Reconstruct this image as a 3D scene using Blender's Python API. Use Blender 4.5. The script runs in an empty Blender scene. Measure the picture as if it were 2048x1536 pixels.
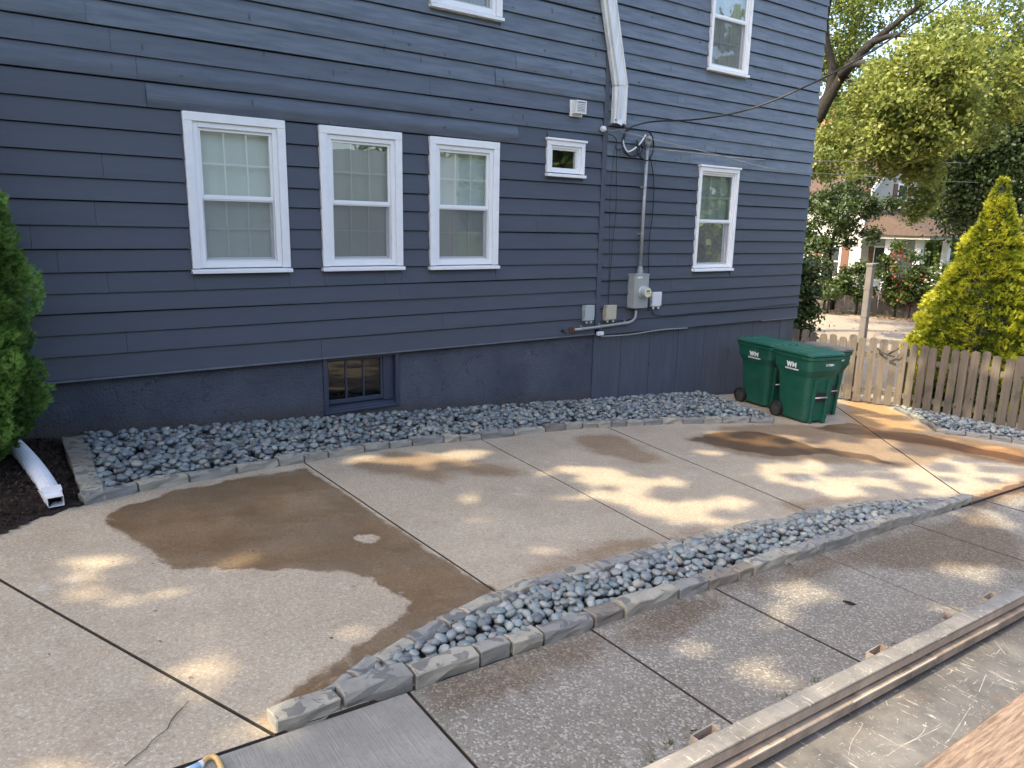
import bpy, bmesh, math, random
import numpy as np
from mathutils import Vector, Matrix, noise as mnoise

random.seed(7)
rng = np.random.default_rng(7)
C = bpy.context.scene.collection
SC = bpy.context.scene

# ------------------------------------------------------------------ camera, sky, sun, exposure
CAM_Z = 2.02255
FPX, YAW, PITCH, ROLL = 1474.29, .625624, .2112175, .020507
_cy, _sy, _cp, _sp = math.cos(YAW), math.sin(YAW), math.cos(PITCH), math.sin(PITCH)
FW = np.array([_sy * _cp, _cy * _cp, -_sp])
_r = np.array([_cy, -_sy, 0.0])
_u = np.cross(_r, FW)
RT = math.cos(ROLL) * _r + math.sin(ROLL) * _u
UP = -math.sin(ROLL) * _r + math.cos(ROLL) * _u
camd = bpy.data.cameras.new('camera')
camo = bpy.data.objects.new('camera', camd)
C.objects.link(camo)
camd.sensor_width = 36
camd.lens = 36 * FPX / 2048
camd.clip_start = .05
camd.clip_end = 1500
M = Matrix(((RT[0], UP[0], -FW[0], 0), (RT[1], UP[1], -FW[1], 0), (RT[2], UP[2], -FW[2], CAM_Z), (0, 0, 0, 1)))
camo.matrix_world = M
SC.camera = camo

SUN_EL = math.radians(50)
SUN_AZ = math.radians(178)        # measured from +x towards +y: the light comes from -x, just behind the wall plane
SUN_DIR = np.array([math.cos(SUN_EL) * math.cos(SUN_AZ), math.cos(SUN_EL) * math.sin(SUN_AZ), math.sin(SUN_EL)])
w = bpy.data.worlds.new('World')
SC.world = w
w.use_nodes = True
_nt = w.node_tree
_sky = _nt.nodes.new('ShaderNodeTexSky')
_sky.sky_type = 'NISHITA'
_sky.sun_disc = False
_sky.sun_elevation = SUN_EL
_sky.sun_rotation = math.radians(90) - SUN_AZ
_sky.air_density = 1.0
_sky.dust_density = 4.0
_sky.ozone_density = .35
_bg = _nt.nodes['Background']
_bg.inputs['Strength'].default_value = .15
_nt.links.new(_sky.outputs[0], _bg.inputs[0])
sund = bpy.data.lights.new('sun', 'SUN')
sund.energy = 2.2
sund.angle = math.radians(.55)
sund.color = (1, .86, .60)
suno = bpy.data.objects.new('sun', sund)
C.objects.link(suno)
suno.rotation_euler = Vector(SUN_DIR).to_track_quat('Z', 'Y').to_euler()
SC.view_settings.view_transform = 'Standard'
SC.view_settings.look = 'None'
SC.view_settings.gamma = 1
SC.view_settings.use_curve_mapping = False
SC.view_settings.exposure = 2.08
SC.cycles.max_bounces = 8
SC.cycles.transparent_max_bounces = 16
SC.cycles.use_adaptive_sampling = True
SC.cycles.use_denoising = True

# ------------------------------------------------------------------ helpers
KS = -.069153
WALL_Y = 7.8


def G(x):
    return KS * x


def ray(px, py):
    d = FW * FPX + RT * (px - 1024) - UP * (py - 768)
    return d / np.linalg.norm(d)


def gnd(px, py, h=0.0):
    d = ray(px, py)
    t = (-CAM_Z + h) / (d[2] - KS * d[0])
    p = d * t
    p[2] += CAM_Z
    return p


def wl(px, py, y=WALL_Y):
    d = ray(px, py)
    p = d * (y / d[1])
    p[2] += CAM_Z
    return p


def at(px, py, dist):
    p = ray(px, py) * dist
    p[2] += CAM_Z
    return p


def tag(o, label=None, cat=None, group=None, kind=None):
    if label: o['label'] = label
    if cat: o['category'] = cat
    if group: o['group'] = group
    if kind: o['kind'] = kind
    return o


def empty(name, loc=(0, 0, 0), rz=0.0, parent=None):
    o = bpy.data.objects.new(name, None)
    o.empty_display_size = .1
    o.location = loc
    o.rotation_euler = (0, 0, rz)
    C.objects.link(o)
    if parent: o.parent = parent
    return o


def link(name, me, mat=None, parent=None):
    o = bpy.data.objects.new(name, me)
    C.objects.link(o)
    if mat and not me.materials:
        me.materials.append(mat)
    if parent: o.parent = parent
    return o


def copy_tree(o, parent=None):
    c = o.copy()
    C.objects.link(c)
    c.parent = parent
    for ch in [k for k in SC.objects if k.parent == o]:
        copy_tree(ch, c)
    return c


class MB:
    def __init__(s):
        s.v, s.f = [], []

    def add(s, vs, fs):
        n = len(s.v)
        s.v += [tuple(map(float, p)) for p in vs]
        s.f += [tuple(n + i for i in f) for f in fs]
        return s

    def box(s, lo, hi):
        x0, y0, z0 = lo
        x1, y1, z1 = hi
        return s.add([(x0, y0, z0), (x1, y0, z0), (x1, y1, z0), (x0, y1, z0), (x0, y0, z1), (x1, y0, z1), (x1, y1, z1), (x0, y1, z1)],
                     [(0, 3, 2, 1), (4, 5, 6, 7), (0, 1, 5, 4), (1, 2, 6, 5), (2, 3, 7, 6), (3, 0, 4, 7)])

    def obox(s, a, b, wv, hv):
        """box from a to b with half-vectors wv, hv"""
        a, b, wv, hv = map(np.array, (a, b, wv, hv))
        vs = [a - wv - hv, a + wv - hv, a + wv + hv, a - wv + hv, b - wv - hv, b + wv - hv, b + wv + hv, b - wv + hv]
        return s.add(vs, [(0, 1, 2, 3), (7, 6, 5, 4), (0, 4, 5, 1), (1, 5, 6, 2), (2, 6, 7, 3), (3, 7, 4, 0)])

    def tube(s, pts, r, n=8, caps=True):
        pts = [np.array(p, float) for p in pts]
        rs = r if hasattr(r, '__len__') else [r] * len(pts)
        n0 = len(s.v)
        ref = None
        for i, p in enumerate(pts):
            t = pts[min(i + 1, len(pts) - 1)] - pts[max(i - 1, 0)]
            t = t / (np.linalg.norm(t) + 1e-12)
            if ref is None:
                ref = np.array([0, 0, 1.0]) if abs(t[2]) < .9 else np.array([1.0, 0, 0])
            a = np.cross(t, ref); a /= np.linalg.norm(a) + 1e-12
            b = np.cross(a, t); ref = b
            for k in range(n):
                th = 2 * math.pi * k / n
                s.v.append(tuple(p + rs[i] * (math.cos(th) * a + math.sin(th) * b)))
        for i in range(len(pts) - 1):
            for k in range(n):
                k2 = (k + 1) % n
                s.f.append((n0 + i * n + k, n0 + (i + 1) * n + k, n0 + (i + 1) * n + k2, n0 + i * n + k2))
        if caps:
            s.f.append(tuple(n0 + k for k in range(n)))
            s.f.append(tuple(n0 + (len(pts) - 1) * n + k for k in reversed(range(n))))
        return s

    def ring(s, x0, x1, z0, z1, wl_, wr, wb, wt, y0, y1):
        """rectangular frame in the xz plane"""
        s.box((x0, y0, z0), (x0 + wl_, y1, z1)); s.box((x1 - wr, y0, z0), (x1, y1, z1))
        s.box((x0 + wl_, y0 + .001, z0), (x1 - wr, y1, z0 + wb)); s.box((x0 + wl_, y0 + .001, z1 - wt), (x1 - wr, y1, z1))
        return s

    def prism(s, poly, z0, z1):
        """poly in xy"""
        n = len(poly)
        vs = [(p[0], p[1], z0) for p in poly] + [(p[0], p[1], z1) for p in poly]
        fs = [tuple(reversed(range(n))), tuple(range(n, 2 * n))] + [(i, (i + 1) % n, n + (i + 1) % n, n + i) for i in range(n)]
        return s.add(vs, fs)

    def build(s, name, mat=None, parent=None, smooth=False, bevel=0, seg=1):
        me = bpy.data.meshes.new(name)
        me.from_pydata(s.v, [], s.f)
        bm = bmesh.new(); bm.from_mesh(me)
        bmesh.ops.recalc_face_normals(bm, faces=bm.faces)
        bm.to_mesh(me); bm.free()
        if smooth:
            me.polygons.foreach_set('use_smooth', [True] * len(me.polygons))
        me.update()
        o = link(name, me, mat, parent)
        if bevel:
            b = o.modifiers.new('bevel', 'BEVEL')
            b.width = bevel; b.segments = seg; b.limit_method = 'ANGLE'
        return o


# ------------------------------------------------------------------ materials
class NT:
    def __init__(s, name):
        s.m = bpy.data.materials.new(name)
        s.m.use_nodes = True
        s.t = s.m.node_tree
        s.b = s.t.nodes['Principled BSDF']

    def n(s, typ, **kw):
        nd = s.t.nodes.new('ShaderNode' + typ)
        for k, v in kw.items():
            setattr(nd, k, v)
        return nd

    def l(s, a, b):
        s.t.links.new(a, b)

    def setin(s, sock, v):
        if hasattr(v, 'is_linked') or isinstance(v, bpy.types.NodeSocket):
            s.l(v, sock)
        else:
            if isinstance(v, tuple) and len(v) == 3 and sock.type == 'RGBA': v = (*v, 1)
            sock.default_value = v

    def obj(s):
        if not hasattr(s, '_o'):
            s._o = s.n('TexCoord').outputs['Object']
            s._g = s.n('NewGeometry').outputs['Position']
        return s._g

    def mapv(s, scale, vec=None):
        mp = s.n('Mapping')
        s.l(vec or s.obj(), mp.inputs['Vector'])
        mp.inputs['Scale'].default_value = scale
        return mp.outputs[0]

    def noise(s, scale, detail=4, rough=.55, vec=None, dist=0):
        nd = s.n('TexNoise')
        s.l(vec or s.obj(), nd.inputs['Vector'])
        nd.inputs['Scale'].default_value = scale
        nd.inputs['Detail'].default_value = detail
        nd.inputs['Roughness'].default_value = rough
        nd.inputs['Distortion'].default_value = dist
        return nd.outputs['Fac']

    def voro(s, scale, out='Distance', vec=None, feature='F1'):
        nd = s.n('TexVoronoi', feature=feature)
        s.l(vec or s.obj(), nd.inputs['Vector'])
        nd.inputs['Scale'].default_value = scale
        return nd.outputs[out]

    def math(s, op, a, b=0.0, c=None, clamp=False):
        nd = s.n('Math', operation=op, use_clamp=clamp)
        s.setin(nd.inputs[0], a); s.setin(nd.inputs[1], b)
        if c is not None: s.setin(nd.inputs[2], c)
        return nd.outputs[0]

    def rng(s, v, a, b, c=0.0, d=1.0, smooth=False):
        nd = s.n('MapRange', interpolation_type='SMOOTHSTEP' if smooth else 'LINEAR')
        s.setin(nd.inputs[0], v)
        for i, x in enumerate((a, b, c, d)): s.setin(nd.inputs[1 + i], x)
        return nd.outputs[0]

    def mix(s, fac, a, b, mode='MIX'):
        nd = s.n('Mix', data_type='RGBA', blend_type=mode)
        s.setin(nd.inputs[0], fac)
        s.setin(nd.inputs[6], a); s.setin(nd.inputs[7], b)
        return nd.outputs[2]

    def attr(s, name):
        return s.n('Attribute', attribute_name=name).outputs['Fac']

    def rand(s):
        return s.n('ObjectInfo').outputs['Random']

    def bump(s, h, strength=.3, dist=.01):
        nd = s.n('Bump')
        nd.inputs['Strength'].default_value = strength
        nd.inputs['Distance'].default_value = dist
        s.l(h, nd.inputs['Height'])
        s.l(nd.outputs[0], s.b.inputs['Normal'])
        return s

    def out(s, col=None, rough=.6, metal=0, spec=.5):
        if col is not None: s.setin(s.b.inputs['Base Color'], col)
        s.setin(s.b.inputs['Roughness'], rough)
        s.setin(s.b.inputs['Metallic'], metal)
        s.setin(s.b.inputs['Specular IOR Level'], spec)
        return s.m


def plain(name, col, rough=.55, var=.15, scale=9, metal=0, spec=.5, bump=0):
    t = NT(name)
    nz = t.noise(scale, 5)
    a = tuple(c * (1 - var) for c in col); b = tuple(min(1, c * (1 + var)) for c in col)
    if bump: t.bump(t.noise(scale * 8, 3), bump, .004)
    return t.out(t.mix(nz, a, b), rough, metal, spec)


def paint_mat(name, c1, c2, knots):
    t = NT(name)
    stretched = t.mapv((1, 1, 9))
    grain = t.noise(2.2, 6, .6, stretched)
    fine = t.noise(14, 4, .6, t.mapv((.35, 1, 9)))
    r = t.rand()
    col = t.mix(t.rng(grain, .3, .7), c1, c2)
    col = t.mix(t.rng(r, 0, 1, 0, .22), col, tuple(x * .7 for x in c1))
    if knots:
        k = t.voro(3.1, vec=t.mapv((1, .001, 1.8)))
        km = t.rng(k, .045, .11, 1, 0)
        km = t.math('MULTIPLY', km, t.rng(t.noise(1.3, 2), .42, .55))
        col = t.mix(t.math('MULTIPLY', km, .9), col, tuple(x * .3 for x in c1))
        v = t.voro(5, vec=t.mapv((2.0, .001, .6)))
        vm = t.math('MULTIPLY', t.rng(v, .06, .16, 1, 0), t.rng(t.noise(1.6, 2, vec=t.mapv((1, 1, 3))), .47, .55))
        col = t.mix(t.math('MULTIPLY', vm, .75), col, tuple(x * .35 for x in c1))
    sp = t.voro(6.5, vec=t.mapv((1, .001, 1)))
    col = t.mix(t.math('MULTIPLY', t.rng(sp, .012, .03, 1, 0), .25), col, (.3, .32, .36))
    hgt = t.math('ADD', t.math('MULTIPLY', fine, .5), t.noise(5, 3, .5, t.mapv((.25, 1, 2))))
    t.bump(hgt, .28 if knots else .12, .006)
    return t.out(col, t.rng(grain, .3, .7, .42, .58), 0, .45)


MT = {}
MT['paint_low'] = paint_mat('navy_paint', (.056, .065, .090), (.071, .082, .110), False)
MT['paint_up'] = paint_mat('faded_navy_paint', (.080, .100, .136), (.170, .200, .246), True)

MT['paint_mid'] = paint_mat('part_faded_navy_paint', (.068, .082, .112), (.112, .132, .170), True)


def stucco():
    t = NT('navy_stucco')
    b1 = t.noise(38, 5, .65)
    h = t.math('ADD', b1, t.math('MULTIPLY', t.noise(75, 4, .7), .6))
    t.bump(h, .9, .03)
    big = t.noise(1.6, 5)
    col = t.mix(t.rng(big, .35, .65), (.066, .073, .100), (.104, .113, .142))
    ch = t.math('MULTIPLY', t.rng(t.noise(2.3, 6, .7), .60, .70), t.rng(b1, .45, .6))
    col = t.mix(t.math('MULTIPLY', ch, .8), col, (.26, .22, .21))
    sp = t.n('SeparateXYZ'); t.l(t.obj(), sp.inputs[0])
    hgt = t.math('SUBTRACT', sp.outputs[2], t.math('MULTIPLY', sp.outputs[0], KS))
    dirt = t.math('ADD', hgt, t.math('MULTIPLY', t.math('SUBTRACT', t.noise(4, 5, .7), .5), .35))
    col = t.mix(t.rng(dirt, .06, .24, .7, 0), col, (.085, .068, .052))
    crk = t.rng(t.math('ABSOLUTE', t.math('SUBTRACT', t.noise(1.1, 4, .6), .5)), .0, .006, .5, 0)
    col = t.mix(crk, col, (.02, .02, .025))
    return t.out(col, .7, 0, .35)


MT['stucco'] = stucco()


def panel_mat():
    t = NT('navy_panel_paint')
    st = t.noise(3, 5, .6, t.mapv((5, 1, .5)))
    col = t.mix(t.rng(st, .3, .75), (.060, .070, .094), (.086, .098, .124))
    drip = t.math('MULTIPLY', t.rng(t.noise(9, 3, .5, t.mapv((3, 1, .15))), .62, .75), .25)
    col = t.mix(drip, col, (.16, .17, .20))
    t.bump(t.noise(40, 4), .12, .004)
    return t.out(col, .55, 0, .4)


MT['panel'] = panel_mat()
MT['grey_trim'] = plain('weathered_grey_trim', (.12, .135, .16), .55, .4, 14)


def white_paint():
    t = NT('white_paint')
    nz = t.noise(9, 6, .65)
    col = t.mix(t.rng(nz, .3, .75), (.83, .83, .85), (.74, .74, .77))
    fl = t.math('MULTIPLY', t.rng(t.noise(34, 5, .7), .68, .76), t.rng(t.noise(2.1, 3), .45, .6))
    col = t.mix(t.math('MULTIPLY', fl, .55), col, (.30, .31, .33))
    t.bump(t.noise(30, 4), .1, .003)
    return t.out(col, .42, 0, .4)


MT['white'] = white_paint()
MT['vinyl'] = plain('white_vinyl', (.80, .81, .83), .35, .04, 4)


def gutter_mat():
    t = NT('white_aluminium')
    st = t.noise(6, 5, .6, t.mapv((3, 3, .3)))
    col = t.mix(t.rng(st, .4, .72), (.72, .74, .77), (.50, .51, .52))
    return t.out(col, .38, 0, .5)


MT['gutter'] = gutter_mat()


def glass_mat(name, tint, refl=.16):
    m = bpy.data.materials.new(name)
    m.use_nodes = True
    t = m.node_tree
    t.nodes.clear()
    o = t.nodes.new('ShaderNodeOutputMaterial')
    mx = t.nodes.new('ShaderNodeMixShader')
    tr = t.nodes.new('ShaderNodeBsdfTransparent')
    gl = t.nodes.new('ShaderNodeBsdfGlossy')
    fr = t.nodes.new('ShaderNodeFresnel')
    fr.inputs[0].default_value = 1.5
    mul = t.nodes.new('ShaderNodeMath'); mul.operation = 'MULTIPLY_ADD'
    mul.inputs[1].default_value = 1.5; mul.inputs[2].default_value = refl - .06
    t.links.new(fr.outputs[0], mul.inputs[0])
    tr.inputs[0].default_value = (*tint, 1)
    gl.inputs['Roughness'].default_value = .012
    bmp = t.nodes.new('ShaderNodeBump'); bmp.inputs['Strength'].default_value = .05; bmp.inputs['Distance'].default_value = .02
    nz = t.nodes.new('ShaderNodeTexNoise'); nz.inputs['Scale'].default_value = 3.5
    geo = t.nodes.new('ShaderNodeNewGeometry')
    t.links.new(geo.outputs['Position'], nz.inputs['Vector'])
    t.links.new(nz.outputs[0], bmp.inputs['Height'])
    t.links.new(bmp.outputs[0], gl.inputs['Normal'])
    t.links.new(mul.outputs[0], mx.inputs[0])
    t.links.new(tr.outputs[0], mx.inputs[1])
    t.links.new(gl.outputs[0], mx.inputs[2])
    t.links.new(mx.outputs[0], o.inputs[0])
    return m


MT['glass'] = glass_mat('window_glass', (.93, .97, .95), .24)
MT['dark_glass'] = glass_mat('dark_window_glass', (.5, .52, .5), .065)


def screen_mat():
    m = bpy.data.materials.new('insect_screen')
    m.use_nodes = True
    t = m.node_tree
    b = t.nodes['Principled BSDF']
    b.inputs['Base Color'].default_value = (.20, .20, .21, 1)
    b.inputs['Roughness'].default_value = .7
    b.inputs['Alpha'].default_value = .36
    return m


MT['screen'] = screen_mat()


def blind_mat():
    t = NT('pale_shade_fabric')
    sl = t.math('SINE', t.math('MULTIPLY', t.n('SeparateXYZ').outputs[2], 1.0))
    col = t.mix(t.noise(2.5, 4), (.68, .74, .71), (.54, .60, .58))
    return t.out(col, .8)


MT['blind'] = blind_mat()
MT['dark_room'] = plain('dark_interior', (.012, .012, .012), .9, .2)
MT['navy_dark'] = plain('navy_window_paint', (.040, .050, .080), .4, .12)


def concrete(name, cA, cB, speck, aggregate):
    t = NT(name)
    big = t.noise(.9, 5, .6)
    mid = t.noise(7, 5, .6)
    col = t.mix(t.rng(big, .34, .66), cA, cB)
    col = t.mix(t.rng(mid, .35, .7, 0, .35), col, tuple(c * .78 for c in cA))
    if aggregate:
        vc = t.n('TexVoronoi')
        t.l(t.obj(), vc.inputs['Vector']); vc.inputs['Scale'].default_value = 95
        sep = t.n('SeparateColor'); t.l(vc.outputs['Color'], sep.inputs[0])
        pale = t.rng(sep.outputs[0], .70, .92)
        dark = t.rng(sep.outputs[1], .72, .92)
        col = t.mix(t.math('MULTIPLY', dark, .55), col, (.10, .085, .075))
        col = t.mix(t.math('MULTIPLY', pale, .55), col, (.46, .425, .37))
        t.bump(t.math('ADD', t.math('MULTIPLY', vc.outputs['Distance'], -1), t.noise(60, 3)), .4, .006)
    else:
        f1 = t.noise(62, 4, .85)
        f2 = t.noise(48, 5, .8)
        v = t.voro(36, 'Distance')
        col = t.mix(t.rng(f1, .50, .64, 0, .62), col, (.60, .54, .46))
        col = t.mix(t.rng(f2, .50, .64, 0, .55), col, (.17, .130, .098))
        col = t.mix(t.rng(t.noise(2.6, 6, .7), .50, .68, 0, .35), col, (.24, .175, .125))
        spot = t.math('MULTIPLY', t.rng(t.voro(2.3, vec=t.mapv((1, 1, .01))), .02, .035, 1, 0), .6)
        col = t.mix(spot, col, (.10, .07, .05))
        pl = t.math('MULTIPLY', t.rng(v, .07, .2, 1, 0), t.rng(t.noise(4, 3), .42, .58))
        col = t.mix(t.math('MULTIPLY', pl, .75), col, (.62, .58, .54))
        t.bump(t.math('ADD', t.math('ADD', f1, f2), mid), .35, .006)
    # pale mineral bloom
    eff = t.math('MULTIPLY', t.rng(t.noise(1.7, 6, .68), .60, .72), t.rng(t.noise(14, 4), .40, .62))
    col = t.mix(t.math('MULTIPLY', eff, .55), col, (.60, .575, .55))
    # water stains (their outline lives in the slab's own attributes)
    edge = t.math('ADD', t.math('MULTIPLY', t.math('SUBTRACT', t.noise(3.2, 6, .62), .5), .30), t.math('MULTIPLY', t.math('SUBTRACT', t.noise(22, 3), .5), .05))
    wet = t.rng(t.math('ADD', t.attr('wet'), edge), -.014, t.rng(t.noise(1.1, 3), .48, .70, .014, .07), smooth=True)
    wet = t.math('MULTIPLY', wet, t.rng(t.noise(2.1, 6, .7), .3, .65, .72, 1.0))
    damp = t.rng(t.math('ADD', t.attr('damp'), t.math('MULTIPLY', edge, 1.3)), -.10, .10, 0, .9, True)
    rust = t.rng(t.math('ADD', t.attr('rust'), edge), -.15, .15, 0, 1, True)
    wv = t.mix(t.rng(t.noise(1.5, 5), .35, .65), (.42, .298, .172), (.33, .246, .152))
    col = t.mix(damp, col, t.mix(1.0, col, (.60, .50, .41), 'MULTIPLY'))
    col = t.mix(wet, col, t.mix(1.0, col, wv, 'MULTIPLY'))
    col = t.mix(t.math('MULTIPLY', rust, .8), col, t.mix(1.0, col, (.92, .60, .27), 'MULTIPLY'))
    return t.out(col, t.rng(wet, 0, 1, .85, .40), 0, t.rng(wet, 0, 1, .3, .55))


MT['drive'] = concrete('exposed_concrete', (.395, .326, .236), (.312, .256, .184), .3, False)
MT['walk'] = concrete('aggregate_concrete', (.225, .203, .170), (.175, .157, .130), .3, True)


def broom():
    t = NT('broomed_concrete')
    ln = t.noise(120, 3, .6, t.mapv((1.0, .05, 1)))
    col = t.mix(t.rng(t.noise(2.4, 6, .65), .35, .65), (.285, .268, .235), (.20, .187, .163))
    col = t.mix(t.rng(t.noise(45, 4, .7), .5, .68, 0, .4), col, (.15, .14, .12))
    col = t.mix(t.rng(ln, .4, .65, 0, .35), col, (.16, .15, .135))
    t.bump(ln, .5, .006)
    eff = t.rng(t.noise(2.2, 5), .60, .70, 0, .5)
    col = t.mix(eff, col, (.40, .39, .37))
    return t.out(col, .85, 0, .3)


MT['broom'] = broom()
MT['joint'] = plain('joint_grit', (.05, .040, .031), .95, .4, 30)
MT['soil'] = plain('dark_soil', (.035, .027, .021), .95, .5, 14, bump=.5)


def mulch():
    t = NT('mulch')
    col = t.mix(t.noise(60, 4), (.012, .008, .007), (.042, .027, .020))
    col = t.mix(t.rng(t.noise(9, 4), .6, .72, 0, .6), col, (.085, .05, .032))
    t.bump(t.noise(45, 5), .8, .03)
    return t.out(col, .9, 0, .25)


MT['mulch'] = mulch()
MT['chip'] = NT('mulch_chip')
_t = MT['chip']
MT['chip'] = _t.out(_t.mix(_t.attr('tone'), (.010, .007, .006), (.075, .045, .030)), .9, 0, .2)


def pebble_mat():
    t = NT('river_pebble')
    rr = t.math('FRACT', t.math('ADD', t.rand(), t.attr('tone')))
    cr = t.n('ValToRGB')
    cr.color_ramp.interpolation = 'CONSTANT'
    e = cr.color_ramp.elements
    cols = [(.115, .135, .15), (.16, .185, .20), (.09, .105, .12), (.225, .245, .25), (.13, .155, .17), (.18, .182, .182), (.25, .235, .205), (.070, .078, .085), (.15, .178, .172), (.38, .365, .34), (.18, .155, .145), (.125, .145, .165)]
    pos = [0, .13, .28, .40, .50, .62, .70, .76, .84, .91, .945, .97]
    e[0].position = 0; e[0].color = (*cols[0], 1)
    e[1].position = pos[1]; e[1].color = (*cols[1], 1)
    for p, c in zip(pos[2:], cols[2:]):
        q = e.new(p); q.color = (*c, 1)
    for q in e: q.color = (*[min(.6, (min(v_, .27) * 1.12 if v_ > .12 else v_ * .95)) * k_ for v_, k_ in zip(q.color[:3], (1.0, 1.01, .97))], 1)
    t.l(rr, cr.inputs[0])
    col = t.mix(t.rng(t.noise(40, 5, .65), .35, .7, 0, .5), cr.outputs[0], (.27, .28, .28))
    col = t.mix(t.rng(t.noise(130, 3), .55, .7, 0, .3), col, (.06, .065, .07))
    t.bump(t.noise(90, 3), .10, .002)
    return t.out(col, .5, 0, .4)


MT['pebble'] = pebble_mat()


def edging_mat():
    t = NT('edging_stone')
    r = t.rand()
    col = t.mix(t.rng(r, .25, .75), (.34, .315, .255), (.235, .228, .21))
    col = t.mix(t.rng(t.math('FRACT', t.math('MULTIPLY', r, 7.31)), .86, .90, 0, .5), col, (.17, .115, .075))
    st = t.noise(9, 5, .6, t.mapv((1, 1, 5)))
    col = t.mix(t.rng(st, .4, .7, 0, .4), col, (.12, .115, .105))
    pt = t.rng(t.noise(8.5, 3, .5, dist=1.2), .535, .56)
    up = t.n('SeparateXYZ'); t.l(t.n('NewGeometry').outputs['Normal'], up.inputs[0])
    pt = t.math('MULTIPLY', pt, t.rng(up.outputs[2], .5, .8))
    col = t.mix(t.math('MULTIPLY', pt, .65), col, (.085, .085, .092))
    t.bump(t.noise(30, 6, .7), .6, .012)
    return t.out(col, .85, 0, .3)


MT['edging'] = edging_mat()


def wood_fence(name, cA, cB):
    t = NT(name)
    r = t.rand()
    off = t.n('VectorMath', operation='ADD')
    t.l(t.obj(), off.inputs[0])
    cmb = t.n('CombineXYZ'); t.l(t.math('MULTIPLY', r, 37), cmb.inputs[2]); t.l(cmb.outputs[0], off.inputs[1])
    gr = t.noise(28, 5, .65, t.mapv((1, 1, .06), off.outputs[0]))
    col = t.mix(t.rng(gr, .3, .7), cA, cB)
    col = t.mix(t.rng(r, 0, 1, 0, .4), col, tuple(c * .6 for c in cA))
    k = t.voro(4.2, vec=t.mapv((1.3, 1.3, .8), off.outputs[0]))
    col = t.mix(t.rng(k, .04, .10, .9, 0), col, (.035, .026, .02))
    blot = t.rng(t.noise(2.6, 5, .6, off.outputs[0]), .52, .68, 0, .75)
    col = t.mix(blot, col, (.06, .055, .05))
    t.bump(gr, .5, .008)
    return t.out(col, .85, 0, .2)


MT['picket'] = wood_fence('weathered_picket', (.195, .163, .130), (.110, .092, .075))
MT['far_picket'] = wood_fence('far_picket', (.20, .165, .14), (.13, .105, .09))


def plastic(name, col, rough=.38):
    t = NT(name)
    nz = t.noise(5, 5, .6)
    c = t.mix(t.rng(nz, .35, .7), col, tuple(x * .78 for x in col))
    sc = t.rng(t.noise(26, 5, .7, t.mapv((1, 1, .35))), .66, .74, 0, .25)
    c = t.mix(sc, c, (.16, .20, .19))
    dust = t.rng(t.noise(3.5, 4), .5, .8, 0, .12)
    c = t.mix(dust, c, (.25, .27, .24))
    t.bump(t.noise(3, 2), .1, .02)
    return t.out(c, t.rng(nz, .3, .7, rough, rough + .14), 0, .5)


MT['green'] = plastic('green_cart_plastic', (.0045, .088, .055), .5)
MT['lid_grey'] = plastic('charcoal_lid_plastic', (.062, .062, .060), .5)
MT['black'] = plain('black_rubber', (.012, .012, .013), .55, .2)
MT['print'] = plain('white_print', (.78, .8, .8), .5, .03)
MT['bar'] = plain('galvanised_bar', (.55, .56, .56), .35, .1, 20, .6)
MT['meter_grey'] = plain('grey_enamel', (.30, .325, .32), .42, .08, 6)
MT['box_grey'] = plain('pale_grey_plastic', (.36, .40, .42), .5, .08, 9)
MT['box_beige'] = plain('beige_plastic', (.44, .41, .31), .5, .08, 9)
MT['box_white'] = plain('white_plastic', (.66, .66, .68), .5, .06, 9)
MT['conduit'] = plain('galvanised_conduit', (.33, .335, .34), .42, .2, 20, .35)
MT['cable'] = plain('black_cable', (.014, .014, .016), .5, .2)
MT['cable_grey'] = plain('grey_cable', (.25, .25, .24), .6, .15)
MT['cable_white'] = plain('white_cable', (.72, .73, .74), .5, .06)
MT['porcelain'] = plain('porcelain', (.75, .75, .74), .2, .04)
MT['meter_glass'] = glass_mat('meter_glass', (.95, .95, .93), .18)
MT['dial'] = plain('dial_face', (.66, .64, .42), .5, .1, 40)
MT['pipe_white'] = plain('white_drain_plastic', (.62, .63, .66), .38, .06, 12)
MT['blue'] = plain('blue_ribbon', (.01, .05, .25), .5)
MT['steel_dark'] = None


def scratched(name, cA, cB, scratch):
    t = NT(name)
    nz = t.noise(6, 6, .65)
    col = t.mix(t.rng(nz, .35, .7), cA, cB)
    s1 = t.noise(34, 5, .65, t.mapv((3.0, .4, 1)), 1.0)
    s2 = t.noise(30, 5, .65, t.mapv((.5, 3.4, 1)), 1.5)
    m1 = t.rng(s1, .615, .66); m2 = t.rng(s2, .635, .68)
    m3 = t.rng(t.voro(75), .08, .20, 1, 0)
    m3 = t.math('MULTIPLY', m3, t.rng(t.noise(7, 3), .5, .6))
    m = t.math('MAXIMUM', t.math('MAXIMUM', m1, m2), m3)
    col = t.mix(t.math('MULTIPLY', m, scratch), col, (.58, .52, .44))
    rs = t.rng(t.noise(4.5, 6, .7), .60, .70, 0, .6)
    col = t.mix(rs, col, (.10, .06, .04))
    drt = t.rng(t.noise(11, 6, .75), .48, .68, 0, .55)
    col = t.mix(drt, col, tuple(c * .45 for c in cB))
    haze_ = t.rng(t.noise(3.1, 6, .7), .5, .75, 0, .35)
    col = t.mix(haze_, col, (.34, .31, .27))
    t.bump(t.math('ADD', nz, t.math('MULTIPLY', m, .4)), .25, .006)
    return t.out(col, .62, 0, .35)


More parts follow.
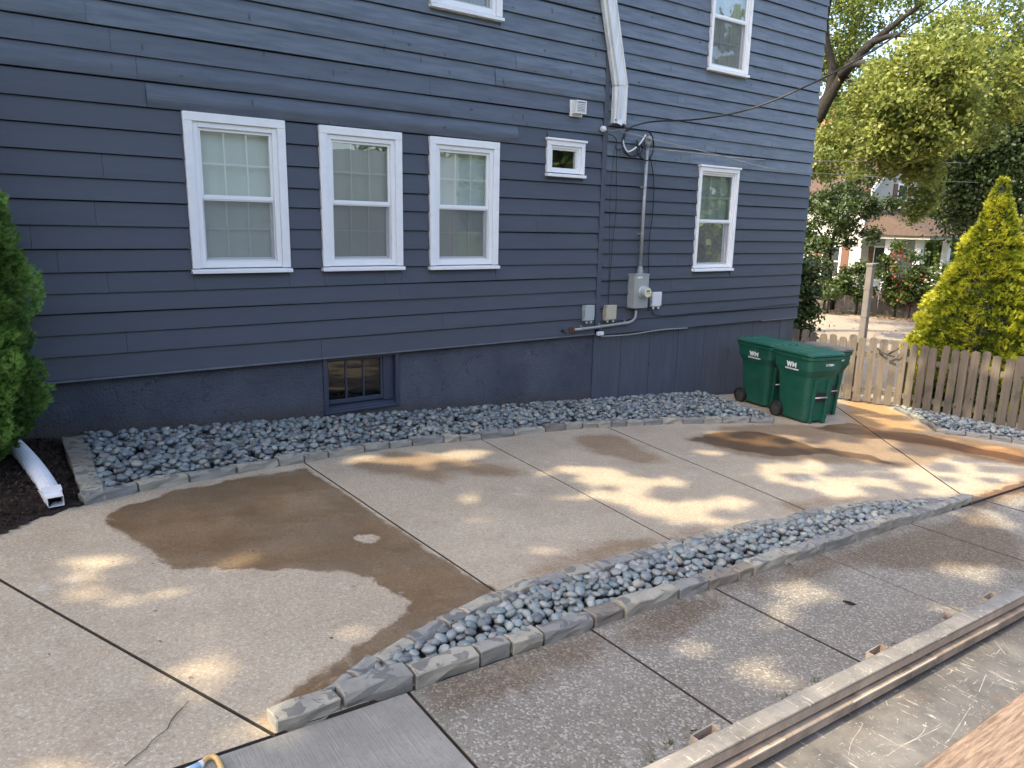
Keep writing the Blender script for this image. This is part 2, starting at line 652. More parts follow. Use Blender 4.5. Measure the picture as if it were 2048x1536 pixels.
MT['bed_steel'] = scratched('scratched_bed_steel', (.125, .116, .105), (.078, .072, .067), .7)
MT['rail_steel'] = scratched('worn_rail_steel', (.42, .33, .26), (.25, .20, .165), .5)
MT['rail_steel2'] = scratched('stained_rail_steel', (.34, .27, .21), (.10, .08, .066), .35)
MT['chipped'] = plain('chipped_edge_paint', (.44, .39, .33), .7, .15, 40)
MT['scratch'] = plain('scratch_metal', (.30, .275, .24), .7, .2, 60)
MT['rail_top'] = scratched('worn_rail_top', (.23, .21, .185), (.12, .112, .10), .8)


def plank_mat():
    t = NT('raw_plank')
    oc = t.n('TexCoord').outputs['Object']
    gr = t.noise(75, 7, .75, t.mapv((.10, 1.5, 1), oc), .5)
    col = t.mix(t.rng(gr, .36, .64), (.30, .215, .155), (.115, .078, .056))
    t.bump(gr, .4, .006)
    return t.out(col, .7, 0, .3)


MT['plank'] = plank_mat()


def leaf_mat(name, cA, cB, trans=.35, rough=.42):
    m = bpy.data.materials.new(name)
    m.use_nodes = True
    t = m.node_tree
    b = t.nodes['Principled BSDF']
    at_ = t.nodes.new('ShaderNodeAttribute'); at_.attribute_name = 'tone'
    mx = t.nodes.new('ShaderNodeMix'); mx.data_type = 'RGBA'
    t.links.new(at_.outputs['Fac'], mx.inputs[0])
    mx.inputs[6].default_value = (*cA, 1); mx.inputs[7].default_value = (*cB, 1)
    t.links.new(mx.outputs[2], b.inputs['Base Color'])
    b.inputs['Roughness'].default_value = rough
    b.inputs['Specular IOR Level'].default_value = .45
    tl = t.nodes.new('ShaderNodeBsdfTranslucent')
    t.links.new(mx.outputs[2], tl.inputs[0])
    ms = t.nodes.new('ShaderNodeMixShader'); ms.inputs[0].default_value = trans
    o = t.nodes['Material Output']
    t.links.new(b.outputs[0], ms.inputs[1]); t.links.new(tl.outputs[0], ms.inputs[2])
    t.links.new(ms.outputs[0], o.inputs[0])
    return m


MT['leaf'] = leaf_mat('maple_leaf', (.065, .105, .022), (.30, .33, .075), .5)
MT['leaf_dark'] = leaf_mat('dark_leaf', (.018, .034, .010), (.07, .105, .026), .3)
MT['leaf_mid'] = leaf_mat('green_leaf', (.03, .055, .014), (.10, .14, .03), .4)
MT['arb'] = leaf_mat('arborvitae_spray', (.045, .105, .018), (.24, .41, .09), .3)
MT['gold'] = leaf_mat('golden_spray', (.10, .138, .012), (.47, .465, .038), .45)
MT['flower_red'] = leaf_mat('red_petal', (.22, .02, .02), (.40, .09, .06), .3)
MT['flower_white'] = leaf_mat('white_petal', (.6, .62, .6), (.75, .76, .75), .3)
MT['grass'] = leaf_mat('grass_blade', (.06, .10, .025), (.17, .20, .06), .4)
MT['litter'] = leaf_mat('dry_leaf', (.09, .045, .02), (.28, .16, .08), .1)


def bark():
    t = NT('bark')
    nz = t.noise(12, 6, .65, t.mapv((3, 3, .5)))
    t.bump(nz, .9, .05)
    return t.out(t.mix(nz, (.016, .014, .012), (.050, .044, .037)), .95, 0, .2)


MT['bark'] = bark()


def lawn_mat():
    t = NT('lawn')
    col = t.mix(t.noise(3, 6, .65), (.045, .075, .018), (.10, .12, .035))
    t.bump(t.noise(60, 4), .8, .03)
    return t.out(col, .9, 0, .2)


MT['lawn'] = lawn_mat()


def lot_mat():
    t = NT('lot_concrete')
    col = t.mix(t.noise(.5, 6, .6), (.33, .275, .21), (.235, .19, .145))
    col = t.mix(t.rng(t.noise(6, 5), .4, .7, 0, .4), col, (.15, .13, .11))
    t.bump(t.noise(20, 5), .3, .01)
    return t.out(col, .9, 0, .2)


MT['lot'] = lot_mat()


def siding_white(name, c):
    t = NT(name)
    sp = t.n('SeparateXYZ'); t.l(t.obj(), sp.inputs[0])
    f = t.math('FRACT', t.math('MULTIPLY', sp.outputs[2], 5.5))
    line = t.rng(f, .0, .14, 1, 0)
    col = t.mix(t.noise(1.2, 4), c, tuple(x * .88 for x in c))
    t.bump(f, .7, .03)
    col = t.mix(t.math('MULTIPLY', line, .35), col, tuple(x * .5 for x in c))
    return t.out(col, .6, 0, .3)


MT['house_white'] = siding_white('white_clapboard', (.46, .45, .42))


def shingle_mat():
    t = NT('brown_shingle')
    br = t.n('TexBrick')
    t.l(t.mapv((1, 1, 1)), br.inputs['Vector'])
    br.inputs['Scale'].default_value = 3
    col = t.mix(t.noise(9, 5), (.060, .042, .034), (.115, .080, .060))
    col = t.mix(.3, col, br.outputs['Color'], 'MULTIPLY')
    t.bump(t.noise(14, 4), .5, .02)
    return t.out(col, .9, 0, .2)


MT['shingle'] = shingle_mat()
MT['brick'] = plain('chimney_brick', (.36, .16, .12), .9, .35, 12, bump=.4)
MT['brown_shutter'] = plain('brown_shutter', (.13, .06, .035), .6)
MT['pane_dark'] = plain('far_pane', (.03, .035, .04), .12, .2)
MT['post'] = plain('weathered_grey_post', (.19, .17, .155), .8, .3, 8, bump=.4)
MT['iron'] = plain('black_iron', (.02, .02, .02), .5, .2)
MT['brass'] = plain('tan_tube', (.55, .36, .14), .4, .12, 10)
MT['sleeve'] = plain('pale_blue_sleeve', (.42, .60, .78), .4, .1, 10)


# ------------------------------------------------------------------ geometry utilities with numpy
def quads_mesh(name, V, tone, mat, parent=None):
    """V: n x k x 3 vertices of n polygons of k corners; tone: n"""
    n, k, _ = V.shape
    me = bpy.data.meshes.new(name)
    me.vertices.add(n * k)
    me.vertices.foreach_set('co', V.reshape(-1).astype(np.float32))
    me.loops.add(n * k)
    me.loops.foreach_set('vertex_index', np.arange(n * k, dtype=np.int32))
    me.polygons.add(n)
    me.polygons.foreach_set('loop_start', np.arange(0, n * k, k, dtype=np.int32))
    me.polygons.foreach_set('loop_total', np.full(n, k, dtype=np.int32))
    me.update(calc_edges=True)
    a = me.attributes.new('tone', 'FLOAT', 'FACE')
    a.data.foreach_set('value', np.asarray(tone, np.float32))
    return link(name, me, mat, parent)


def unit(a):
    return a / (np.linalg.norm(a, axis=-1, keepdims=True) + 1e-9)


def leaf_quads(P, size, aspect=.6, flat=0.0, nrm=None):
    n = len(P)
    if nrm is None:
        N = unit(rng.normal(size=(n, 3)) + np.array([0, 0, flat]))
    else:
        N = unit(nrm + rng.normal(size=(n, 3)) * .35)
    A = unit(np.cross(N, rng.normal(size=(n, 3))))
    B = np.cross(N, A)
    s = (size * rng.uniform(.6, 1.3, n))[:, None]
    return np.stack([P - A * s * .5, P + B * s * .5 * aspect - A * s * .05, P + A * s * .55, P - B * s * .5 * aspect - A * s * .05], 1)


def clumps(c, r, n_clump, n_leaf, spread, gap=None):
    """leaf positions in sub-clumps inside an ellipsoid"""
    c = np.array(c, float); r = np.array(r, float)
    d = unit(rng.normal(size=(n_clump, 3))) * rng.uniform(.35, 1, (n_clump, 1)) ** .5
    cc = c + d * r
    if gap is not None:
        kp = np.array([mnoise.noise(Vector(q) * .85) + .5 * mnoise.noise(Vector(q) * 2.1) for q in cc]) > gap
        if kp.sum() > 3: cc = cc[kp]; n_leaf = int(n_leaf * kp.mean() ** .6); n_clump = len(cc)
    tone = rng.uniform(0, .65, n_clump)
    k = rng.integers(0, n_clump, n_leaf)
    P = cc[k] + rng.normal(size=(n_leaf, 3)) * spread * np.array([1, 1, .75])
    return P, np.clip(tone[k] + rng.uniform(-.1, .45, n_leaf), 0, 1)


def poly_sdf(P, poly):
    """signed distance, positive inside; P n x 2"""
    poly = np.asarray(poly, float)
    d = np.full(len(P), 1e9)
    inside = np.zeros(len(P), bool)
    m = len(poly)
    for i in range(m):
        a, b = poly[i], poly[(i + 1) % m]
        ab = b - a
        t = np.clip(((P - a) @ ab) / (ab @ ab + 1e-12), 0, 1)
        d = np.minimum(d, np.linalg.norm(P - a - t[:, None] * ab, axis=1))
        c = ((a[1] > P[:, 1]) != (b[1] > P[:, 1]))
        xx = (b[0] - a[0]) * (P[:, 1] - a[1]) / (b[1] - a[1] + 1e-12) + a[0]
        inside ^= c & (P[:, 0] < xx)
    return np.where(inside, d, -d)


def G2(pts):
    return [gnd(*p)[:2] for p in pts]


# ------------------------------------------------------------------ terrain
def far_z(x):
    x = np.asarray(x, float)
    z = np.where(x < 13, KS * np.clip(x, -12, 13), KS * 13 - .035 * (np.clip(x, 13, 36) - 13))
    return z


def sheet(name, xs, ys, dz, mat, zf=far_z):
    m = MB()
    X, Y = np.meshgrid(xs, ys, indexing='ij')
    Z = zf(X) + dz
    m.v = list(zip(X.ravel().tolist(), Y.ravel().tolist(), Z.ravel().tolist()))
    ny = len(ys)
    for i in range(len(xs) - 1):
        for j in range(ny - 1):
            m.f.append((i * ny + j, (i + 1) * ny + j, (i + 1) * ny + j + 1, i * ny + j + 1))
    return m.build(name, mat, smooth=True)


xs = [-400, -150, -60, -12, -6, 0, 6, 13, 20, 28, 36, 60, 120, 300, 600]
ys = [-400, -150, -60, -20, 0, 10, 25, 60, 150, 400, 600]
tag(sheet('ground', xs, ys, -.09, MT['lawn']), 'grassy earth that underlies the whole yard', 'ground', kind='structure')
tag(sheet('parking_lot', [12.9, 13, 20, 28, 33.2], [-30, 0, 10, 20, 30, 60], -.03, MT['lot']), 'sunlit bare concrete lot strewn with dry leaves beyond the picket fence', 'parking lot', kind='structure')
tag(sheet('subgrade', [-7, 0, 6, 12.9], [1.8, 4, 7.8], -.05, MT['joint']), 'dark grit filling the joints between the concrete slabs', 'joint filler', kind='structure')

# ------------------------------------------------------------------ driveway and walkway slabs
WET = [G2(p) for p in [
    [(205, 1045), (238, 1018), (330, 985), (480, 955), (612, 935), (990, 1183), (955, 1205), (890, 1240), (800, 1292), (735, 1335), (650, 1385), (575, 1440), (552, 1432), (560, 1388), (610, 1345), (700, 1295), (765, 1262), (812, 1228), (808, 1196), (765, 1168), (700, 1150), (600, 1142), (480, 1141), (350, 1138), (300, 1105), (245, 1075)],
    [(1375, 878), (1430, 866), (1500, 862), (1572, 872), (1625, 893), (1700, 903), (1740, 910), (1800, 930), (1760, 926), (1650, 905), (1590, 912), (1540, 912), (1490, 905), (1420, 890)],
    [(1620, 856), (1700, 845), (1760, 860), (1850, 870), (1950, 895), (2060, 915), (2060, 930), (1960, 910), (1880, 893), (1800, 882), (1720, 875)],
    [(1905, 1003), (1990, 980), (2070, 955), (2070, 975), (2000, 998), (1940, 1012)],
]]
WET_NOT = [G2(p) for p in [
    [(706, 1076), (730, 1064), (748, 1062), (742, 1074), (748, 1078), (724, 1086)],
    [(1575, 868), (1600, 866), (1700, 890), (1745, 905), (1690, 902), (1620, 885)],
]]
DAMP = [G2(p) for p in [
    [(690, 930), (790, 905), (880, 912), (980, 925), (1058, 945), (1000, 955), (905, 945), (880, 965), (760, 948)],
    [(1150, 872), (1225, 868), (1270, 890), (1340, 920), (1290, 925), (1230, 915), (1180, 905)],
    [(1045, 1152), (1120, 1120), (1190, 1090), (1290, 1078), (1400, 1055), (1415, 1062), (1300, 1095), (1187, 1128), (1080, 1160)],
    [(1560, 1006), (1640, 1000), (1720, 995), (1800, 995), (1700, 1006), (1600, 1026)],
    [(1380, 880), (1460, 850), (1600, 850), (1720, 856), (1860, 880), (2060, 905), (2060, 932), (1900, 915), (1820, 935), (1640, 925), (1480, 912)],
    [(840, 1378), (1000, 1325), (1190, 1258), (1230, 1280), (1180, 1320), (1090, 1350), (1010, 1400), (910, 1430), (870, 1420)],
    [(1240, 1250), (1430, 1182), (1470, 1200), (1400, 1240), (1330, 1270), (1260, 1290)],
    [(1450, 1178), (1640, 1110), (1700, 1130), (1600, 1165), (1500, 1185)],
    [(1660, 1108), (1830, 1052), (1950, 1020), (2060, 1085), (2060, 1140), (1960, 1130), (1800, 1140), (1700, 1130)],
]]
RUST = [G2(p) for p in [
    [(1690, 790), (1780, 815), (1868, 866), (1800, 878), (1730, 868), (1690, 830)],
    [(1780, 880), (1868, 866), (2060, 900), (2060, 935), (1900, 900)],
    [(1900, 1005), (2000, 975), (2070, 950), (2070, 985), (1940, 1015)],
    [(545, 1450), (600, 1395), (640, 1380), (600, 1440), (560, 1460)],
]]


def slab(poly, mat, parent, top=0.0, res=.10):
    poly = np.array(poly, float)
    lo, hi = poly.min(0), poly.max(0)
    nx = max(2, int((hi[0] - lo[0]) / res)); ny = max(2, int((hi[1] - lo[1]) / res))
    bm = bmesh.new()
    gx = np.linspace(lo[0], hi[0], nx + 1); gy = np.linspace(lo[1], hi[1], ny + 1)
    vv = [[bm.verts.new((x, y, 0)) for y in gy] for x in gx]
    for i in range(nx):
        for j in range(ny):
            bm.faces.new((vv[i][j], vv[i + 1][j], vv[i + 1][j + 1], vv[i][j + 1]))
    c = poly.mean(0)
    m = len(poly)
    for i in range(m):
        a, b = poly[i], poly[(i + 1) % m]
        e = b - a
        nrm = np.array([e[1], -e[0]]); nrm /= np.linalg.norm(nrm)
        if nrm @ (c - a) > 0: nrm = -nrm
        bmesh.ops.bisect_plane(bm, geom=bm.verts[:] + bm.edges[:] + bm.faces[:], dist=1e-5, plane_co=(a[0] - nrm[0] * .0085, a[1] - nrm[1] * .0085, 0), plane_no=(nrm[0], nrm[1], 0), clear_outer=True)
    be = [e for e in bm.edges if len(e.link_faces) == 1]
    for v in bm.verts:
        wob = (mnoise.noise(Vector((v.co.x * .8, v.co.y * .8, 3))) * .006)
        v.co.z = G(v.co.x) + top + wob
    ex = bmesh.ops.extrude_edge_only(bm, edges=be)
    for v in [g for g in ex['geom'] if isinstance(g, bmesh.types.BMVert)]:
        v.co.z -= .08
    for g_ in ex['geom']:
        if isinstance(g_, bmesh.types.BMFace): g_.material_index = 1
    bmesh.ops.recalc_face_normals(bm, faces=bm.faces)
    me = bpy.data.meshes.new('slab')
    bm.to_mesh(me); bm.free()
    me.materials.append(mat); me.materials.append(MT['joint'])
    P = np.zeros(len(me.vertices) * 3); me.vertices.foreach_get('co', P)
    P = P.reshape(-1, 3)[:, :2]
    for nm, L in (('wet', WET), ('damp', DAMP), ('rust', RUST)):
        d = np.full(len(P), -2.0)
        for q in L: d = np.maximum(d, poly_sdf(P, q))
        if nm == 'wet':
            for q in WET_NOT: d = np.minimum(d, -poly_sdf(P, q) + .0)
        a = me.attributes.new(nm, 'FLOAT', 'POINT')
        a.data.foreach_set('value', d.astype(np.float32))
    return link('slab', me, mat, parent)


def yline(x):
    b = .05 * math.sin(math.pi * (x - .8) / 6.9) if .8 < x < 7.7 else 0
    return 2.70 + .0225 * x + b


drive = tag(empty('driveway'), 'pale exposed concrete driveway slabs with brown water stains', 'driveway', kind='structure')
JL = []
for a, b in [((0, 1160), (545, 1470)), ((615, 930), (985, 1180)), ((965, 880), (1370, 1095)), ((1215, 855), (1600, 1015)), ((1681, 819), (1930, 995))]:
    a, b = gnd(*a)[:2], gnd(*b)[:2]
    def atY(y, a=a, b=b):
        return np.array([a[0] + (b[0] - a[0]) * (y - a[1]) / (b[1] - a[1]), y])
    hi = atY(7.78)
    lo = atY(2.75); lo = atY(yline(lo[0]))
    JL.append((lo, hi))
JL = [(np.array([-6.5, yline(-6.5)]), np.array([-6.5, 7.78]))] + JL + [(np.array([12.9, yline(12.9)]), np.array([12.9, 7.78]))]
for (l0, h0), (l1, h1) in zip(JL, JL[1:]):
    slab([l0, l1, h1, h0], MT['drive'], drive, rng.uniform(-.002, .002))
# hairline crack in the slab nearest the broomed pad
ck = G2([(378, 1405), (366, 1418), (352, 1432), (342, 1446), (335, 1462), (318, 1474), (304, 1486), (292, 1502), (272, 1516), (250, 1536)])
cm = MB()
for i in range(len(ck) - 1):
    a, b = np.array(ck[i]), np.array(ck[i + 1])
    n = np.array([-(b - a)[1], (b - a)[0]]); n = n / np.linalg.norm(n) * rng.uniform(.0015, .0035)
    cm.add([(*(a - n), G(a[0]) + .009), (*(b - n), G(b[0]) + .009), (*(b + n), G(b[0]) + .009), (*(a + n), G(a[0]) + .009)], [(0, 1, 2, 3)])
cm.build('crack', MT['joint'], drive)

walk = tag(empty('walkway'), 'grey aggregate walkway slabs beside the trailer rail', 'walkway', kind='structure')
wj = [gnd(*p)[0] for p in ((815, 1383), (1200, 1270), (1432, 1178), (1639, 1109), (1829, 1049))]
wx = [-4.0, -1.6] + [wj[0]] + wj[1:] + [wj[-1] + 1.5, wj[-1] + 3.1, 12.9]
WN = 1.66
for i in range(len(wx) - 1):
    slab([(wx[i], WN), (wx[i + 1], WN), (wx[i + 1], yline(wx[i + 1]) - .012), (wx[i], yline(wx[i]) - .012)], MT['broom'] if i < 2 else MT['walk'], walk, rng.uniform(-.002, .003) - .004)


# ------------------------------------------------------------------ the blue house
house = tag(empty('house', (4.5, WALL_Y, 0)), 'dark blue clapboard house with white windows beside the driveway', 'house')
hp = house


def hb(mb, name, mat, **k):
    o = mb.build(name, mat, None, **k)
    o.parent = house
    o.matrix_parent_inverse = Matrix.Translation((-4.5, -WALL_Y, 0))
    return o


def sub(o, par):
    o.parent = par
    o.matrix_parent_inverse = Matrix.Identity(4)
    return o


X0, XC0, XC1, X1 = -2.8, 7.045, 7.135, 11.95
# windows: x0,x1,z0,z1 (outer casing), style
UW = CAM_Z
WIN = [
    (1.715, 2.690, 1.500, 3.020, 'cased'), (3.050, 4.012, 1.500, 3.015, 'cased'), (4.370, 5.343, 1.492, 3.012, 'cased'),
    (4.386, 5.350, 4.378, 5.90, 'cased'), (9.030, 9.957, 1.385, 2.958, 'slim'), (9.050, 9.960, 4.322, 5.90, 'slim'),
    (6.085, 6.720, 2.660, 3.110, 'small'),
]
left_rows = [.55, .77, .97, 1.16, 1.345, 1.535, 1.74, 1.95, 2.17, 2.37, 2.59, 2.81, 3.025, 3.25, 3.46, 3.67] + [3.883 + .213 * i for i in range(14)]
right_rows = [.52, .715, .905, 1.095, 1.29, 1.48, 1.665, 1.86, 2.045, 2.235, 2.42, 2.605] + [2.795 + .193 * i for i in range(20)]


def board(xa, xb, zb, zt, bow, mat, end_wave):
    m = MB()
    L = xb - xa
    ns = 3 if L > 1.2 else 1
    prof = []
    H = zt - zb
    for t in ((0, .3, .65, 1.0) if bow < .006 else (0, .1, .2, .32, .45, .58, .7, .8, .9, 1.0)):
        y = -.031 + .025 * t - bow * math.sin(math.pi * min(1, t * 1.05)) * 1.0
        prof.append((y, zb + (H - (.009 if H > .1 else 0)) * t))
    k = len(prof)
    for i in range(ns + 1):
        x = xa + L * i / ns
        wz = end_wave(x)
        wy = .004 * mnoise.noise(Vector((x * .9, zb * 5, 1)))
        row = [(.004, zb)] + prof
        for j, (y, z) in enumerate(row):
            m.v.append((x, WALL_Y + (y + (wy if j else 0)), z + wz))
        m.v.append((x, WALL_Y + .012, zt - .009 + wz))
    kk = k + 2
    for i in range(ns):
        for j in range(kk - 1):
            m.f.append((i * kk + j, (i + 1) * kk + j, (i + 1) * kk + j + 1, i * kk + j + 1))
        m.f.append((i * kk + kk - 1, (i + 1) * kk + kk - 1, (i + 1) * kk, i * kk))
    m.f.append(tuple(range(kk)))
    m.f.append(tuple(reversed([ns * kk + j for j in range(kk)])))
    return hb(m, 'siding_board', mat)


BULGE = (wl(292, 200)[0], wl(1033, 265)[0])


def lay(rows, xa, xb, right):
    for i in range(len(rows) - 1):
        zb, zt = rows[i], rows[i + 1]
        if zb > 6.3: break
        ph = random.uniform(0, 6)
        amp = .004
        wave = lambda x, ph=ph: amp * math.sin(x * .8 + ph)
        cuts = [xa]
        bulge_row = (not right) and abs(zb - 3.025) < .01
        if bulge_row:
            cuts += [BULGE[0], BULGE[1]]
        else:
            x = xa + random.uniform(1.2, 4.2)
            while x < xb - .5:
                cuts.append(x)
                x += random.uniform(2.2, 5.2)
        cuts.append(xb)
        ev = [(x0, x1, z0, z1) for x0, x1, z0, z1, _ in WIN if z0 < zt - .004 and z1 > zb + .004 and x1 > xa and x0 < xb]
        brk = sorted(set(cuts + [e for v in ev for e in (v[0] + .012, v[1] - .012)]))
        for a, b in zip(brk, brk[1:]):
            if b - a < .01: continue
            mid = (a + b) / 2
            z0, z1 = zb, zt
            skip = False
            for v in ev:
                if v[0] < mid < v[1]:
                    if v[2] <= zb + .03 and v[3] >= zt - .03: skip = True
                    elif v[3] < zt: z0 = v[3] - .006
                    elif v[2] > zb: z1 = v[2] + .004
            if skip or z1 - z0 < .012: continue
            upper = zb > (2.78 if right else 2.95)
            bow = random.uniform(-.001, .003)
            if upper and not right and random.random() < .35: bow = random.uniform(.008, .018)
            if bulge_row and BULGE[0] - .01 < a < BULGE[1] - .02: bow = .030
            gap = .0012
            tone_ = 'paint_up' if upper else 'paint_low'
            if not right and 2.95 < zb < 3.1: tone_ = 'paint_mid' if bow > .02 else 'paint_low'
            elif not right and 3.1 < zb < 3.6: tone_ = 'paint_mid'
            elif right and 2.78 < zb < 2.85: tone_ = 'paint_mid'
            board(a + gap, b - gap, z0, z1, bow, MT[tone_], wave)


lay(left_rows, X0, XC0, False)
lay(right_rows, XC1, X1, True)
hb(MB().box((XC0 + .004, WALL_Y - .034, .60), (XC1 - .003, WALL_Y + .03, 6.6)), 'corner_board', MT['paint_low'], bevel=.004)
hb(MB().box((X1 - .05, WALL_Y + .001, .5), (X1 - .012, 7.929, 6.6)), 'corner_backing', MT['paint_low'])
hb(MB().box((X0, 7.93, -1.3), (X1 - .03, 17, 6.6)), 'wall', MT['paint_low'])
rf = MB()
rf.add([(X0 - .4, 7.45, 6.45), (X1 + .4, 7.45, 6.45), (X1 + .4, 12.4, 9.6), (X0 - .4, 12.4, 9.6), (X0 - .4, 17.4, 6.45), (X1 + .4, 17.4, 6.45),
        (X0 - .4, 7.45, 6.6), (X1 + .4, 7.45, 6.6), (X1 + .4, 12.4, 9.8), (X0 - .4, 12.4, 9.8), (X0 - .4, 17.4, 6.6), (X1 + .4, 17.4, 6.6)],
       [(0, 1, 2, 3), (3, 2, 5, 4), (6, 9, 8, 7), (9, 10, 11, 8), (0, 6, 7, 1), (1, 7, 8, 2), (2, 8, 11, 5), (5, 11, 10, 4), (4, 10, 9, 3), (3, 9, 6, 0)])
hb(rf, 'roof', MT['shingle'])
hb(MB().add([(X0, 7.94, 6.6), (X0, 17, 6.6), (X0, 12.4, 9.55), (X1 - .03, 7.94, 6.6), (X1 - .03, 17, 6.6), (X1 - .03, 12.4, 9.55)], [(0, 1, 2), (3, 5, 4)]), 'gable', MT['paint_low'])
# foundation: stucco run on one side of the corner board, upright panels on the other
FY = 7.835
BX0, BX1, BZ0, BZ1 = 3.03, 3.985, -.13, .55
f = MB()
f.box((X0, FY, -1.2), (BX0, 7.925, .553)); f.box((BX1, FY, -1.2), (7.075, 7.925, .553)); f.box((BX0, FY, -1.2), (BX1, 7.925, BZ0))
hb(f, 'foundation', MT['stucco'])
px = [7.08, 7.63, 8.24, 8.87, 9.49, 10.13, 10.75, 11.52, 11.93]
for a, b in zip(px, px[1:]):
    hb(MB().box((a + .004, FY - .012 + random.uniform(-.003, .003), -1.3), (b - .004, 7.925, .526)), 'foundation_panel', MT['panel'], bevel=.004)
hb(MB().box((X0, WALL_Y - .036, .527), (3.0, WALL_Y + .04, .547)).box((3.003, WALL_Y - .033, .529), (XC0, WALL_Y + .04, .549)), 'drip_strip', MT['grey_trim'], bevel=.003)
hb(MB().box((10.9, WALL_Y - .03, .497), (11.94, WALL_Y + .04, .517)), 'drip_strip', MT['grey_trim'], bevel=.003)
# little wrinkled fastening patches along the panel joints
for i, a in enumerate(px[1:-2]):
    m = MB()
    for k in range(4):
        ang = k * .785 + .3 * i
        d = np.array([math.cos(ang), 0, math.sin(ang)]) * random.uniform(.025, .05)
        c = np.array([a, FY - .013, .02 + random.uniform(-.04, .05)])
        m.tube([c - d, c - d * .3 + np.array([0, -.006, .006]), c + d * .4 + np.array([0, -.005, 0]), c + d], .004, 5)
    hb(m, 'fastening', MT['panel'])


def in_house(mb, name, mat, par, **k):
    o = mb.build(name, mat, None, **k)
    o.parent = par
    return o


def window(x0, x1, z0, z1, style):
    y = WALL_Y
    cw = .082 if style == 'cased' else (.05 if style == 'slim' else .06)
    yf = y - .055
    m = MB()
    sill = .05
    hd = cw if style != 'slim' else .06
    m.box((x0, yf, z0 + sill), (x0 + cw, y + .09, z1 - hd)); m.box((x1 - cw, yf, z0 + sill), (x1, y + .09, z1 - hd))
    m.box((x0, yf - .001, z1 - hd + .0005), (x1, y + .09, z1))
    if style != 'cased':
        m.box((x0 - .02, yf - .022, z1 + .001), (x1 + .02, y + .01, z1 + .028))
    win = hb(m, 'window', MT['white'], bevel=.004, seg=2)
    s = MB().add([(x0 - .012, yf - .03, z0), (x1 + .012, yf - .03, z0), (x1 + .012, y + .1, z0), (x0 - .012, y + .1, z0),
                  (x0 - .012, yf - .03, z0 + sill - .014), (x1 + .012, yf - .03, z0 + sill - .014), (x1 + .012, y + .1, z0 + sill + .006), (x0 - .012, y + .1, z0 + sill + .006)],
                 [(0, 3, 2, 1), (4, 5, 6, 7), (0, 1, 5, 4), (1, 2, 6, 5), (2, 3, 7, 6), (3, 0, 4, 7)])
    in_house(s, 'sill', MT['white'], win, bevel=.004, seg=2)
    a0, a1, b0, b1 = x0 + cw + .0005, x1 - cw - .0005, z0 + sill + .004, z1 - hd - .001
    fw_ = .05 if style == 'cased' else .028
    in_house(MB().ring(a0, a1, b0, b1, fw_, fw_, fw_ + .012, fw_, yf + .022, y + .088), 'frame', MT['vinyl'], win, bevel=.003)
    a0, a1, b0, b1 = a0 + fw_, a1 - fw_, b0 + fw_ + .012, b1 - fw_
    if style == 'small':
        in_house(MB().ring(a0, a1, b0, b1, .022, .022, .022, .022, yf + .04, y + .06), 'sash', MT['vinyl'], win, bevel=.002)
        in_house(MB().add([(a0, y + .02, b0), (a1, y + .02, b0), (a1, y + .02, b1), (a0, y + .02, b1)], [(0, 1, 2, 3)]), 'pane', MT['dark_glass'], win)
        in_house(MB().box((a0, y + .086, b0), (a1, y + .09, b1)), 'blind', MT['dark_room'], win)  # near-black sheet stands in for the unlit room, no blind here
        return
    zm = b0 + (b1 - b0) * .485
    # upper sash stands in front of the lower one
    in_house(MB().ring(a0, a1, zm - .012, b1, .026, .026, .040, .028, yf + .045, y + .03), 'upper_sash', MT['vinyl'], win, bevel=.003)
    in_house(MB().ring(a0, a1, b0, zm + .02, .032, .032, .036, .03, yf + .085, y + .07), 'lower_sash', MT['vinyl'], win, bevel=.003)
    for (c0, c1, d0, d1, yy) in ((a0 + .026, a1 - .026, zm + .028, b1 - .028, y + .008), (a0 + .032, a1 - .032, b0 + .036, zm - .01, y + .048)):
        in_house(MB().add([(c0, yy, d0), (c1, yy, d0), (c1, yy, d1), (c0, yy, d1)], [(0, 1, 2, 3)]), 'pane', MT['glass'], win)
        g = MB()
        gw = .007 if style == 'cased' else .010
        for k in (1, 2):
            xx = c0 + (c1 - c0) * k / 3
            g.box((xx - gw, yy + .006, d0), (xx + gw, yy + .012, d1))
        zz = (d0 + d1) / 2
        g.box((c0, yy + .005, zz - gw), (c1, yy + .0125, zz + gw))
        in_house(g, 'grille', MT['vinyl'], win)
    in_house(MB().ring(a0 + .002, a1 - .002, b0 + .002, zm - .013, .014, .014, .014, .012, yf + .05, yf + .064), 'screen_frame', MT['box_white'], win)
    in_house(MB().add([(a0 + .014, yf + .057, b0 + .014), (a1 - .014, yf + .057, b0 + .014), (a1 - .014, yf + .057, zm - .024), (a0 + .014, yf + .057, zm - .024)], [(0, 1, 2, 3)]), 'insect_screen', MT['screen'], win)
    bl = MB()
    nb = 14
    for i in range(nb):      # softly pleated shade
        xa = a0 + .002 + (a1 - a0 - .004) * i / nb
        xb = a0 + .002 + (a1 - a0 - .004) * (i + 1) / nb
        ya = y + .083 + .004 * math.sin(i * 1.3 + x0); yb = y + .083 + .004 * math.sin((i + 1) * 1.3 + x0)
        bl.add([(xa, ya, b0), (xb, yb, b0), (xb, yb, b1), (xa, ya, b1)], [(0, 1, 2, 3)])
    in_house(bl, 'blind', MT['blind'], win, smooth=True)


for wdef in WIN:
    window(*wdef)

